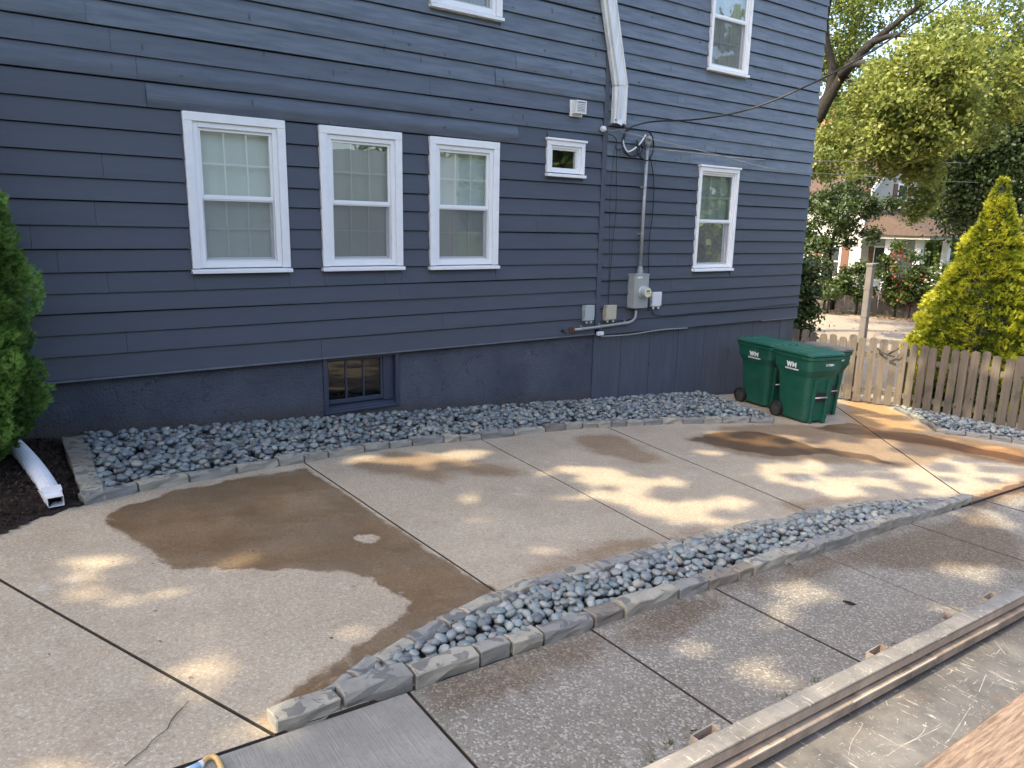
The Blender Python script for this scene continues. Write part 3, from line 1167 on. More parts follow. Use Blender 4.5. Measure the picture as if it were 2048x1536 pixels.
# basement window: deep reveal, three small dark panes
bw = hb(MB().ring(BX0 + .001, BX1 - .001, BZ0 + .001, .526, .055, .055, .03, .03, FY - .018, 7.93), 'basement_window', MT['navy_dark'], bevel=.004)
in_house(MB().add([(BX0 + .057, FY + .0, BZ0 + .032), (BX1 - .057, FY + .0, BZ0 + .032), (BX1 - .057, 7.925, BZ0 + .032), (BX0 + .057, 7.925, BZ0 + .032),
                   (BX0 + .057, FY + .0, BZ0 + .045), (BX1 - .057, FY + .0, BZ0 + .045), (BX1 - .057, 7.925, BZ0 + .085), (BX0 + .057, 7.925, BZ0 + .085)],
                  [(0, 3, 2, 1), (4, 5, 6, 7), (0, 1, 5, 4), (1, 2, 6, 5), (2, 3, 7, 6), (3, 0, 4, 7)]), 'sill', MT['navy_dark'], bw)
q0, q1, q2, q3 = BX0 + .058, BX1 - .19, BZ0 + .10, .494
s = MB().ring(q0, q1, q2, q3, .03, .03, .05, .03, 7.890, 7.922)
for k in (1, 2):
    xx = q0 + .03 + (q1 - q0 - .06) * k / 3
    s.box((xx - .01, 7.891, q2 + .05), (xx + .01, 7.921, q3 - .03))
in_house(s, 'sash', MT['navy_dark'], bw, bevel=.003)
for k in range(3):
    xa = q0 + .03 + (q1 - q0 - .06) * k / 3 + (.01 if k else 0); xb = q0 + .03 + (q1 - q0 - .06) * (k + 1) / 3 - (.01 if k < 2 else 0)
    in_house(MB().add([(xa, 7.905, q2 + .05), (xb, 7.905, q2 + .05), (xb, 7.905, q3 - .03), (xa, 7.905, q3 - .03)], [(0, 1, 2, 3)]), 'pane', MT['dark_glass'], bw)
in_house(MB().box((q0, 7.924, q2), (q1, 7.928, q3)), 'backing', MT['dark_room'], bw)
in_house(MB().box((q1 + .002, 7.88, q2 - .02), (BX1 - .056, 7.926, q3 + .002)), 'jamb', MT['navy_dark'], bw, bevel=.003)


# ------------------------------------------------------------------ things fixed to the wall
def thing(name, loc, label, cat, group=None):
    return tag(empty(name, loc), label, cat, group)


def tp(mb, name, mat, t, **k):
    """part from world coordinates under thing t (t unrotated)"""
    o = mb.build(name, mat, None, **k)
    o.parent = t
    o.matrix_parent_inverse = Matrix.Translation(-Vector(t.location))
    return o


# downspout
def k_profile(c, wdt, dep):
    """stepped front of a big aluminium downspout, open back, points (dx, dy)"""
    w2 = wdt / 2
    return [(-w2, 0), (-w2, -dep * .55), (-w2 + .03, -dep * .62), (-w2 + .035, -dep), (-w2 + .05, -dep * .86), (w2 - .075, -dep * .86), (w2 - .065, -dep), (w2 - .05, -dep), (w2 - .045, -dep * .62), (w2, -dep * .55), (w2, 0)]


def loft_spout(pts, wdt, dep):
    m = MB()
    pr = k_profile(0, wdt, dep)
    n = len(pr)
    for (x, y, z) in pts:
        for dx, dy in pr: m.v.append((x + dx, y + dy, z))
    for i in range(len(pts) - 1):
        for k in range(n - 1):
            m.f.append((i * n + k, (i + 1) * n + k, (i + 1) * n + k + 1, i * n + k + 1))
    return m


dsx = (wl(1216, 248)[0] + wl(1245, 248)[0]) / 2
t = thing('downspout', (dsx, WALL_Y - .03, 3.4), 'wide white metal downspout elbowing down the wall above the wires', 'downspout')
ds_w = .235
yb = WALL_Y - .034
o = tp(loft_spout([(dsx, yb, 3.405), (dsx, yb, 3.9)], ds_w, .10), 'lower_spout', MT['gutter'], t)
o.modifiers.new('solid', 'SOLIDIFY').thickness = .003
o = tp(loft_spout([(dsx - .004, yb - .004, 3.885), (dsx - .34, yb - .01, 5.1), (dsx - .62, yb - .01, 6.2)], ds_w + .012, .104), 'upper_spout', MT['gutter'], t)
o.modifiers.new('solid', 'SOLIDIFY').thickness = .003
tp(MB().add([(dsx - .105, yb - .087, 3.405), (dsx + .02, yb - .09, 3.47), (dsx - .03, yb - .10, 3.35), (dsx - .10, yb - .06, 3.40)], [(0, 1, 2), (0, 2, 3)]).build and MB().add([(dsx - .105, yb - .089, 3.41), (dsx + .0, yb - .092, 3.48), (dsx - .02, yb - .12, 3.375)], [(0, 1, 2)]), 'torn_flap', MT['gutter'], t)
tp(MB().box((dsx + ds_w / 2 + .004, WALL_Y - .05, 3.38), (dsx + ds_w / 2 + .028, WALL_Y - .022, 3.95)), 'brown_edge_strip', MT['brown_shutter'], t)  # narrow dark brown strip along one edge of the spout
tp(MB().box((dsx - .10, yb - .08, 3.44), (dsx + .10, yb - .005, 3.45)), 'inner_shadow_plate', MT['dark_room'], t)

# vent hood
vx, vz = wl(1146, 205)[0] + .03, 3.53
t = thing('vent_hood', (vx, WALL_Y - .03, vz), 'small white louvred vent hood high on the wall', 'vent hood')
tp(MB().box((vx - .10, WALL_Y - .045, vz - .10), (vx + .10, WALL_Y - .012, vz + .10)), 'base_plate', MT['vinyl'], t, bevel=.004)
tp(MB().ring(vx - .085, vx + .085, vz - .07, vz + .09, .014, .014, .014, .014, WALL_Y - .14, WALL_Y - .12).box((vx - .085, WALL_Y - .119, vz + .074), (vx + .085, WALL_Y - .046, vz + .09)).box((vx - .085, WALL_Y - .119, vz - .07), (vx - .075, WALL_Y - .046, vz + .073)).box((vx + .075, WALL_Y - .119, vz - .07), (vx + .085, WALL_Y - .046, vz + .073)), 'hood', MT['vinyl'], t)
for i in range(6):
    z = vz - .05 + i * .02
    tp(MB().box((vx - .070, WALL_Y - .136, z), (vx + .070, WALL_Y - .126, z + .008)), 'louver', MT['vinyl'], t)
tp(MB().box((vx - .07, WALL_Y - .11, vz - .066), (vx + .07, WALL_Y - .10, vz + .07)), 'backing', MT['box_grey'], t)

# electric meter
mx0, mx1, mz0, mz1 = 7.665, 7.955, .885, 1.375
myf = WALL_Y - .155
t = thing('electric_meter', ((mx0 + mx1) / 2, WALL_Y - .03, mz0), 'grey electric meter box with round glass meter under the conduit', 'electric meter')
tp(MB().box((mx0, myf, mz0), (mx1, WALL_Y - .012, mz1)), 'enclosure', MT['meter_grey'], t, bevel=.006, seg=2)
tp(MB().box((mx0 - .006, myf - .006, mz1 - .012), (mx1 + .006, WALL_Y - .012, mz1 + .006)), 'top_flange', MT['meter_grey'], t, bevel=.002)
mc = np.array([mx0 + .165, myf, mz0 + .235])
rg = MB().tube([mc + np.array([0, .004, 0]), mc - np.array([0, .03, 0])], .092, 28)
tp(rg, 'collar_ring', MT['bar'], t, bevel=.004)
tp(MB().tube([mc - np.array([0, .03, 0]), mc - np.array([0, .105, 0]), mc - np.array([0, .115, 0])], [.078, .076, .066], 28), 'glass_cover', MT['box_grey'], t, smooth=False)
fc = mc - np.array([0, .117, 0])
dl = tp(MB().tube([fc + np.array([0, .004, 0]), fc], .066, 28), 'dial', MT['dial'], t)
o = MB().box((fc[0] - .035, fc[1] - .003, fc[2] + .014), (fc[0] + .03, fc[1] - .0005, fc[2] + .032))
for dx in (-.03, 0, .028): o.box((fc[0] + dx - .006, fc[1] - .003, fc[2] - .014), (fc[0] + dx + .006, fc[1] - .0005, fc[2] - .006))
tp(o, 'counter', MT['black'], t)


def text_mesh(s, size, extrude=.001, bold=0.0):
    cu = bpy.data.curves.new('lettering', 'FONT')
    cu.body = s; cu.size = size; cu.extrude = extrude; cu.align_x = 'CENTER'; cu.align_y = 'CENTER'
    cu.offset = bold
    o = bpy.data.objects.new('lettering', cu)
    C.objects.link(o)
    dg = bpy.context.evaluated_depsgraph_get()
    me = bpy.data.meshes.new_from_object(o.evaluated_get(dg))
    bpy.data.objects.remove(o)
    return me


me = text_mesh('NEW', .045, .001, .002)
o = link('lettering', me, MT['print'])
o.parent = t
o.rotation_euler = (math.pi / 2, 0, 0)
o.location = Vector((mx0 + .10, myf - .002, mz1 - .045)) - Vector(t.location)
tp(MB().box((mx1 - .05, myf - .012, mz0 + .02), (mx1 - .03, myf - .001, mz0 + .045)), 'latch', MT['bar'], t)

# conduits
rx, ry = 7.84, WALL_Y - .075
t = thing('riser_conduit', (rx, ry, mz1), 'tall grey riser conduit running from the meter up to the wire coil', 'conduit')
tp(MB().tube([(rx, ry, mz1 + .0), (rx, ry, 2.25), (rx + .01, ry, 3.18)], .024, 12), 'pipe', MT['conduit'], t, smooth=True)
tp(MB().tube([(rx, ry, mz1 + .008), (rx, ry, mz1 + .05), (rx, ry, mz1 + .055), (rx, ry, mz1 + .11)], [.045, .045, .036, .034], 12), 'hub_fitting', MT['meter_grey'], t)
for z in (1.95, 2.6):
    tp(MB().box((rx - .045, WALL_Y - .04, z - .012), (rx + .045, WALL_Y - .022, z + .012)).tube([(rx, ry, z - .012), (rx, ry, z + .012)], .029, 12), 'strap', MT['conduit'], t)
tp(MB().tube([(rx + .01, ry, 3.15), (rx + .01, ry - .005, 3.22), (rx + .005, ry - .03, 3.27), (rx - .02, ry - .07, 3.25)], [.034, .045, .042, .03], 12), 'weather_head', MT['meter_grey'], t, smooth=True)
cz = wl(1128, 657)
t = thing('sweep_conduit', (7.5, WALL_Y - .05, .62), 'pale conduit sweeping from under the meter box along the siding', 'conduit')
cpts = [(7.80, ry, mz0)]
for k in range(9):
    a = k / 8 * math.pi / 2
    cpts.append((7.62 + .18 * math.cos(a), ry, .78 - .11 * math.sin(a)))
cpts += [(7.3, ry + .005, .655), (6.95, ry + .01, .64), (6.62, ry + .02, .628)]
tp(MB().tube(cpts, .021, 12), 'pipe', MT['conduit'], t, smooth=True)
tp(MB().tube([(6.62, ry + .02, .628), (6.6, ry + .02, .627)], .045, 12).box((6.57, WALL_Y - .05, .59), (6.60, WALL_Y - .02, .665)), 'end_fitting', MT['brown_shutter'], t)
for x in (6.78, 7.12, 7.62):
    z = .63 + (x - 6.62) * .035 if x < 7.4 else .665
    tp(MB().tube([(x - .012, ry + .008, z + .003), (x + .012, ry + .008, z + .003)], .027, 10).box((x - .012, WALL_Y - .04, z + .015), (x + .012, WALL_Y - .024, z + .045)), 'strap', MT['conduit'], t)
t = thing('hose_spigot', (6.45, WALL_Y - .03, .62), 'small dark tap poking out of the lowest board', 'spigot')
tp(MB().tube([(6.45, WALL_Y - .02, .62), (6.45, WALL_Y - .09, .62), (6.45, WALL_Y - .11, .59)], .014, 8), 'spout', MT['iron'], t, smooth=True)
tp(MB().tube([(6.42, WALL_Y - .07, .655), (6.48, WALL_Y - .07, .655)], .010, 8), 'handle', MT['navy_dark'], t)


def jbox(name, px0, px1, py0, py1, mat, dep, label):
    a = wl(px0, py0); b = wl(px1, py1)
    x0, x1 = a[0] + .01, b[0] * (1 - dep / WALL_Y) - .003
    z1, z0 = a[2] - .01, b[2]
    y0 = WALL_Y - .022 - dep
    t = thing(name, ((x0 + x1) / 2, WALL_Y - .02, z0), label, 'junction box')
    tp(MB().box((x0, y0 + .02, z0), (x1, WALL_Y - .012, z1)), 'housing', mat, t, bevel=.004)
    tp(MB().box((x0 - .008, y0, z0 + .012), (x1 + .008, y0 + .019, z1 + .006)), 'cover', mat, t, bevel=.007, seg=2)
    for xx in (x0 + .02, x1 - .05):
        tp(MB().box((xx, y0 + .012, z0 - .03), (xx + .032, y0 + .035, z0 - .001)), 'latch', mat, t, bevel=.003)
    for zz in (z0 + .04, z1 - .05):
        tp(MB().tube([(x0 - .012, y0 + .012, zz - .012), (x0 - .012, y0 + .012, zz + .012)], .007, 8), 'hinge', mat, t)
    return t


jbox('junction_box', 1162, 1186, 609, 640, MT['box_grey'], .08, 'pale grey junction box nearest the corner board on the window side')
jbox('junction_box', 1204, 1230, 609, 638, MT['box_beige'], .08, 'beige junction box between the grey box and the meter')
jbox('junction_box', 1298, 1320, 583, 612, MT['box_white'], .06, 'white junction box just beyond the round meter')
a = wl(1189, 672); b = wl(1202, 668)
t = thing('cable_clip', (a[0], WALL_Y - .04, a[2]), 'small white block clamped at the foot of the corner board', 'cable clip')
tp(MB().box((a[0] - .01, WALL_Y - .09, .52), (a[0] + .10, WALL_Y - .037, .575)), 'block', MT['box_white'], t, bevel=.006)
tp(MB().tube([(a[0] + .02, WALL_Y - .092, .548), (a[0] + .02, WALL_Y - .088, .548)], .006, 8), 'screw', MT['iron'], t)


def wire(name, pts, r, mat, label, cat='cable', n=6, group=None):
    m = MB().tube(smooth_path(pts), r, n)
    o = m.build(name, mat, None, smooth=True)
    return tag(o, label, cat, group)


def smooth_path(pts, per=6):
    P = [np.array(p, float) for p in pts]
    if len(P) < 3: return P
    P = [2 * P[0] - P[1]] + P + [2 * P[-1] - P[-2]]
    out = []
    for i in range(1, len(P) - 2):
        for k in range(per):
            t = k / per
            a, b, c, d = P[i - 1:i + 3]
            out.append(.5 * ((2 * b) + (-a + c) * t + (2 * a - 5 * b + 4 * c - d) * t * t + (-a + 3 * b - 3 * c + d) * t ** 3))
    out.append(P[-2])
    return out


W_ = lambda px, py, off=.05: wl(px, py, WALL_Y - off)
wire('bare_cable', [W_(1202, 673, .06), W_(1260, 669, .055), W_(1320, 660, .05), W_(1375, 656, .045)], .010, MT['cable_grey'], 'grey tube sagging under the boards beside the white clip')
wire('bare_cable', [W_(1306, 612, .05), W_(1304, 622, .06), W_(1312, 630, .04), W_(1340, 631, .04), W_(1400, 625, .04), W_(1450, 622, .035), W_(1500, 617, .035), W_(1550, 611, .035), W_(1596, 607, .035)], .006, MT['cable'], 'thin black wire drooping from the white box along the lowest boards')
wire('bare_cable', [W_(1301, 318, .07), W_(1306, 345, .05), W_(1308, 380, .045), W_(1305, 430, .045), W_(1299, 480, .045), W_(1297, 560, .045), W_(1296, 622, .045)], .007, MT['cable'], 'black cable hanging beside the riser down to the white box')
wire('bare_cable', [W_(1233, 285, .06), W_(1233, 330, .045), W_(1232, 420, .045), W_(1226, 480, .045), W_(1216, 608, .045)], .004, MT['cable'], 'thin black wire dropping to the beige box')
wire('bare_cable', [W_(1228, 300, .06), W_(1220, 400, .05), W_(1219, 500, .05), W_(1217, 606, .05)], .003, MT['cable'], 'hair thin dark wire nearest the corner board')
# coil of service cable
t = thing('service_coil', (7.7, WALL_Y - .1, 3.1), 'coil of black and white service wires looped beside the weather head', 'wire coil')
def loop(cx, cy, rx_, ry_, a0, a1, off, n=18):
    return [W_(cx + rx_ * math.cos(math.radians(a0 + (a1 - a0) * k / n)), cy + ry_ * math.sin(math.radians(a0 + (a1 - a0) * k / n)), off + .02 * math.sin(k)) for k in range(n + 1)]
tp(MB().tube(loop(1262, 286, 18, 27, -70, -350, .10), .010, 6), 'loop', MT['cable'], t, smooth=True)
tp(MB().tube(loop(1267, 287, 20, 26, 20, 220, .08), .008, 6), 'loop', MT['cable'], t, smooth=True)
tp(MB().tube(loop(1290, 290, 17, 30, -85, 200, .09), .010, 6), 'loop', MT['cable'], t, smooth=True)
tp(MB().tube(loop(1293, 291, 15, 30, -60, 190, .11), .007, 6), 'loop', MT['cable'], t, smooth=True)
tp(MB().tube(smooth_path([W_(1291, 270, .10), W_(1283, 283, .11), W_(1274, 293, .12), W_(1263, 301, .12), W_(1255, 303, .11), W_(1248, 292, .10), W_(1246, 280, .09)]), .011, 6), 'white_lead', MT['cable_white'], t, smooth=True)
for (x, y) in ((1274, 290), (1285, 292)):
    p = W_(x, y, .12)
    tp(MB().tube([p - np.array([0, 0, .03]), p, p + np.array([.01, 0, .03])], [.018, .024, .018], 8), 'splice', MT['black'], t, smooth=True)
tp(MB().tube(smooth_path([W_(1217, 268, .08), W_(1228, 273, .07), W_(1233, 282, .07), W_(1231, 295, .07), W_(1237, 300, .07), W_(1242, 297, .07)]), .007, 6), 'loop', MT['cable'], t, smooth=True)
t = thing('insulator', (wl(1206, 258)[0], WALL_Y - .06, 3.33), 'white porcelain insulator knob on the corner board under the downspout', 'insulator')
p = W_(1206, 258, .06)
tp(MB().tube([p + np.array([-.03, 0, 0]), p + np.array([-.01, 0, 0]), p, p + np.array([.02, 0, 0]), p + np.array([.035, 0, 0])], [.03, .042, .026, .042, .03], 12), 'knob', MT['porcelain'], t, smooth=True)
tp(MB().tube([p + np.array([.03, 0, 0]), p + np.array([.0, .05, -.02])], .008, 6), 'screw', MT['iron'], t)
wire('guy_wire', [W_(1209, 259, .07), W_(1225, 261, .09), W_(1240, 259, .10), W_(1252, 258, .12)], .005, MT['cable_grey'], 'twisted grey wire tied to the porcelain insulator knob')
# overhead service drop and thin lines
sd = [W_(1246, 276, .10), W_(1252, 262, .12), W_(1270, 251, .16), W_(1310, 243, .4), at(1400, 238, 9.6), at(1500, 218, 9.4), at(1600, 178, 9.3), at(1700, 128, 9.4), at(1800, 66, 9.6), at(1905, -8, 10), at(2060, -130, 11)]
wire('service_drop', sd, .010, MT['cable'], 'thick black cable swooping from the wall up past the house corner', 'overhead cable')
wire('phone_line', [W_(1240, 263, .1), at(1420, 306, 10.5), at(1560, 340, 13), at(1700, 350, 18), at(1880, 362, 26), at(2100, 370, 40)], .006, MT['cable_grey'], 'lower thin line crossing in front of the porch house', 'overhead cable')
wire('phone_line', [W_(1290, 298, .1), at(1360, 303, 10.4), at(1500, 318, 12.5), at(1640, 322, 17), at(1800, 324, 24), at(2100, 328, 42)], .009, MT['cable_grey'], 'upper thin line level with the far gable', 'overhead cable')


# ------------------------------------------------------------------ pebbles and edging stones
def peb_mesh(seed):
    r2 = np.random.default_rng(seed)
    m = MB()
    segs, rings = 8, 5
    vs = [(0, 0, -1)]
    for i in range(1, rings):
        ph = -math.pi / 2 + math.pi * i / rings
        for k in range(segs):
            th = 2 * math.pi * (k + .5 * (i % 2)) / segs
            vs.append((math.cos(ph) * math.cos(th), math.cos(ph) * math.sin(th), math.sin(ph)))
    vs.append((0, 0, 1))
    off = Vector(r2.uniform(0, 50, 3))
    vv = []
    for v in vs:
        k = 1 + .16 * mnoise.noise(Vector(v) * 1.1 + off)
        p = np.array(v) * k
        p[0] = np.sign(p[0]) * abs(p[0]) ** .92; p[1] = np.sign(p[1]) * abs(p[1]) ** .92
        vv.append(p)
    fs = [(0, 1 + (k + 1) % segs, 1 + k) for k in range(segs)]
    for i in range(rings - 2):
        a = 1 + i * segs; b = a + segs
        for k in range(segs):
            fs.append((a + k, a + (k + 1) % segs, b + (k + 1) % segs, b + k))
    top = len(vs) - 1; a = top - segs
    fs += [(a + k, a + (k + 1) % segs, top) for k in range(segs)]
    me = bpy.data.meshes.new('pebble')
    me.from_pydata([tuple(p) for p in vv], [], fs)
    me.polygons.foreach_set('use_smooth', [True] * len(me.polygons))
    me.materials.append(MT['pebble'])
    me.update()
    return me


PEB = [peb_mesh(i) for i in range(14)]
PEBV = []
for me in PEB:
    a = np.zeros(len(me.vertices) * 3); me.vertices.foreach_get('co', a)
    PEBV.append((a.reshape(-1, 3), [tuple(p.vertices) for p in me.polygons]))


def rotm(yaw, tx, ty):
    return np.array((Matrix.Rotation(yaw, 3, 'Z') @ Matrix.Rotation(tx, 3, 'X') @ Matrix.Rotation(ty, 3, 'Y')))


def pile(poly, basef, n, smin, smax, parent, keep=300, cap=.085, mound=.25):
    """drop pebbles one by one on a height map, so they rest on what lies below"""
    poly = np.array(poly)
    lo, hi = poly.min(0) - .1, poly.max(0) + .1
    res = .012
    nx, ny = int((hi[0] - lo[0]) / res) + 2, int((hi[1] - lo[1]) / res) + 2
    X = lo[0] + np.arange(nx) * res; Y = lo[1] + np.arange(ny) * res
    H = np.array([[0.0]]) + basef(X)[:, None] + np.zeros((1, ny))
    pts = []
    while len(pts) < n:
        q = rng.uniform(lo, hi, (n, 2))
        s = poly_sdf(q, poly)
        pts += list(q[s > .012])
    out = []
    edge_d = poly_sdf(np.array(pts[:n]), poly)
    for (x, y), ed_ in zip(pts[:n], edge_d):
        a = rng.uniform(smin, smax); b = a * rng.uniform(.66, .92); c = a * rng.uniform(.46, .66)
        if rng.random() < .07: a *= 1.25; b *= 1.2
        yaw = rng.uniform(0, math.pi)
        i0, i1 = int((x - a - lo[0]) / res), int((x + a - lo[0]) / res) + 1
        j0, j1 = int((y - a - lo[1]) / res), int((y + a - lo[1]) / res) + 1
        i0, j0 = max(i0, 0), max(j0, 0)
        dx = (X[i0:i1] - x)[:, None]; dy = (Y[j0:j1] - y)[None, :]
        u = (dx * math.cos(yaw) + dy * math.sin(yaw)) / a; v = (-dx * math.sin(yaw) + dy * math.cos(yaw)) / b
        q = 1 - u * u - v * v
        mk = q > 0
        if not mk.any(): continue
        h = H[i0:i1, j0:j1]
        dome = np.sqrt(np.clip(q, 0, 1)) * c
        z = np.percentile((h + dome)[mk], 80)          # rest with most of the underside clear
        z = max(z - .10 * c, h[mk].min() + .35 * c)
        # tilt to the slope found underneath
        hm = h[mk]
        gx = ((hm - hm.mean()) * (dx + 0 * dy)[mk]).sum() / (((dx + 0 * dy)[mk] ** 2).sum() + 1e-9)
        gy = ((hm - hm.mean()) * (dy + 0 * dx)[mk]).sum() / (((dy + 0 * dx)[mk] ** 2).sum() + 1e-9)
        if z + c > KS * x + cap + min(.045, ed_ * mound): continue
        top = z + dome
        h[mk] = np.maximum(h[mk], top[mk])
        out.append((x, y, z, a, b, c, yaw, float(np.clip(gx * .6, -.35, .35)), float(np.clip(gy * .6, -.35, .35))))
    # which ones lie on top
    vis = []
    for o in out:
        i, j = int((o[0] - lo[0]) / res), int((o[1] - lo[1]) / res)
        vis.append(H[min(i, nx - 1), min(j, ny - 1)] - (o[2] + o[5]) < .006)
    d = np.array([math.hypot(o[0], o[1]) + (0 if v else 100) for o, v in zip(out, vis)])
    order = np.argsort(d)
    sel = set(order[:keep].tolist())
    bv, bf, bt, nv = [], [], [], 0
    for i, (x, y, z, a, b, c, yaw, gx, gy) in enumerate(out):
        k = int(rng.integers(0, len(PEB)))
        tx, ty = math.atan(gy) + rng.normal() * .12, -math.atan(gx) + rng.normal() * .12
        Rm = Matrix.Rotation(ty, 3, 'Y') @ Matrix.Rotation(tx, 3, 'X') @ Matrix.Rotation(yaw, 3, 'Z')
        if i in sel:
            o = bpy.data.objects.new('pebble', PEB[k])
            o.matrix_world = Matrix.Translation((x, y, z)) @ Rm.to_4x4() @ Matrix.Diagonal((a, b, c, 1))
            C.objects.link(o)
            mw = o.matrix_world.copy()
            o.parent = parent
            o.matrix_parent_inverse = Matrix.Translation(-Vector(parent.location))
        else:
            v, f = PEBV[k]
            V = (v * np.array([a, b, c])) @ np.array(Rm).T + np.array([x, y, z])
            bv.append(V)
            bf += [tuple(q + nv for q in ff) for ff in f]
            bt += [rng.random()] * len(f)
            nv += len(V)
    me = bpy.data.meshes.new('pebbles')
    me.from_pydata(np.concatenate(bv).tolist(), [], bf)
    me.polygons.foreach_set('use_smooth', [True] * len(me.polygons))
    at_ = me.attributes.new('tone', 'FLOAT', 'FACE'); at_.data.foreach_set('value', np.array(bt, np.float32))
    me.update()
    o = link('pebbles', me, MT['pebble'])
    o.parent = parent
    o.matrix_parent_inverse = Matrix.Translation(-Vector(parent.location))
    o['kind'] = 'stuff'


def edging(p0, p1, wid, hgt, parent, inward):
    """rough split stone from p0 to p1 (xy) along its outer foot, 'inward' a unit xy vector"""
    p0, p1 = np.array(p0, float), np.array(p1, float)
    L = np.linalg.norm(p1 - p0)
    e = (p1 - p0) / L
    g = min(.009, L * .05)
    n_ = np.array(inward)
    n_ = n_ - e * (n_ @ e); n_ /= np.linalg.norm(n_)
    m = MB()
    nl, nw, nh = max(2, min(4, int(L / .09))), 2, 2
    off = Vector(rng.uniform(0, 60, 3))
    idx = {}
    def P(i, j, k):
        key = (i, j, k)
        if key not in idx:
            s, t, h = i / nl, j / nw, k / nh
            sl = g + (L - 2 * g) * s
            q = p0 + e * sl + n_ * (wid * t)
            jz = mnoise.noise(Vector((i * 1.7, j * 2.3, k * 2.9)) + off)
            jn = mnoise.noise(Vector((i * 2.1 + 9, j * 1.3, k * 1.9)) + off)
            js = mnoise.noise(Vector((i * 1.1, j * 3.3 + 5, k * 2.2)) + off)
            q = q + n_ * (jn * .020) + e * (js * .010 if 0 < i < nl else js * .006)
            z = G(q[0]) - .015 + (hgt + .015) * h + (jz * .018 if k == nh else 0)
            if k == nh and j in (0, nw): z -= .006
            idx[key] = len(m.v)
            m.v.append((q[0], q[1], z))
        return idx[key]
    for i in range(nl):
        for j in range(nw):
            m.f.append((P(i, j, nh), P(i + 1, j, nh), P(i + 1, j + 1, nh), P(i, j + 1, nh)))
        for k in range(nh):
            m.f.append((P(i, 0, k), P(i + 1, 0, k), P(i + 1, 0, k + 1), P(i, 0, k + 1)))
            m.f.append((P(i, nw, k), P(i, nw, k + 1), P(i + 1, nw, k + 1), P(i + 1, nw, k)))
    for j in range(nw):
        for k in range(nh):
            m.f.append((P(0, j, k), P(0, j, k + 1), P(0, j + 1, k + 1), P(0, j + 1, k)))
            m.f.append((P(nl, j, k), P(nl, j + 1, k), P(nl, j + 1, k + 1), P(nl, j, k + 1)))
    o = m.build('edging_stone', MT['edging'], None, bevel=.005)
    o.parent = parent
    o.matrix_parent_inverse = Matrix.Translation(-Vector(parent.location))
    return o


def bedsheet(poly, dz, mat, parent, name='bed_soil'):
    m = MB()
    n = len(poly)
    m.add([(p[0], p[1], G(p[0]) + dz) for p in poly], [tuple(range(n))])
    return tp(m, name, mat, parent)


def walk_line(pxs, line, h=0.0):
    """points at given pixel columns along a pixel polyline"""
    out = []
    lx = [p[0] for p in line]; ly = [p[1] for p in line]
    for x in pxs:
        out.append(gnd(x, float(np.interp(x, lx, ly)), h)[:2])
    return out


# bed along the house
b1 = tag(empty('pebble_bed', (4.5, 7, G(4.5))), 'long bed of grey river pebbles edged with cut stone along the house wall', 'pebble bed', 'pebble beds')
fl = [(169, 1012), (278, 985), (380, 966), (475, 948), (559, 934), (609, 926), (658, 917), (730, 905), (780, 898), (826, 893), (888, 886), (963, 880), (1091, 864), (1165, 858), (1254, 853), (1324, 849), (1408, 847), (1500, 846), (1580, 850)]
jx = [169, 278, 380, 475, 559, 609.5, 658, 730, 780, 826, 888, 921, 963, 1028, 1091, 1131, 1165, 1196, 1223, 1254, 1290, 1324, 1366, 1408, 1445, 1500, 1545]
fp = walk_line(jx, fl)
for a, b in zip(fp, fp[1:]):
    edging(a, b, rng.uniform(.085, .115), rng.uniform(.062, .088), b1, (0, 1))
lA, lB = gnd(124, 893)[:2], gnd(165, 1008)[:2]
lmid = lA * .42 + lB * .58
edging(lA, lmid, .16, .10, b1, (1, 0)); edging(lmid, lB, .15, .09, b1, (1, 0))
endp = fp[-1]
edging(endp, (9.12, 6.15), .12, .06, b1, (-1, .2))
inner = [np.array(p) + np.array([0, .10]) for p in fp]
poly1 = [lA + np.array([.15, 0]), lB + np.array([.15, .1])] + inner[1:] + [np.array([9.05, 6.2]), np.array([9.25, 6.7]), np.array([9.42, 7.2]), np.array([9.45, FY - .02]), np.array([lA[0] + .15, FY - .02])]
bedsheet(poly1, .012, MT['soil'], b1)
pile(poly1, lambda x: KS * x + .014, 5200, .027, .052, b1)

# lens-shaped bed between driveway and walkway
b2 = tag(empty('pebble_bed', (4, 3, G(4))), 'leaf shaped bed of blue grey pebbles framed by rough stones mid driveway', 'pebble bed', 'pebble beds')
nl_ = [(551, 1471), (685, 1420), (830, 1374), (961, 1329), (1025, 1308), (1089, 1288), (1189, 1256), (1249, 1236), (1358, 1198), (1475, 1163), (1508, 1151.6), (1570, 1129), (1651, 1103), (1713, 1081.6), (1784, 1055.6), (1825, 1046), (1950, 1003)]
jn = [551, 685.5, 830, 961, 1025, 1089, 1189, 1249, 1358, 1418, 1475, 1508, 1570, 1593, 1633, 1651, 1713, 1755, 1784, 1825, 1868, 1905, 1948]
np_ = walk_line(jn, nl_)
for i, (a, b) in enumerate(zip(np_, np_[1:])):
    edging(a, b, .105 if i < 12 else .11, rng.uniform(.066, .084), b2, (0, 1))
ft = [(553, 1431), (650, 1368), (738, 1308), (793, 1275), (871, 1236), (912, 1214), (982, 1185), (1055, 1155), (1125, 1136), (1187, 1124), (1300, 1091), (1353, 1076), (1415, 1060), (1515, 1039), (1573, 1029), (1631, 1016), (1697, 1004), (1747, 998), (1800, 995), (1871, 993), (1929, 993.5)]
jf = [640, 690, 738, 805, 871, 912, 982, 1055, 1120, 1187, 1245, 1300, 1353, 1415, 1465, 1515, 1573, 1631, 1697, 1747, 1800, 1850, 1905]
fp2 = walk_line(jf, ft, .067)
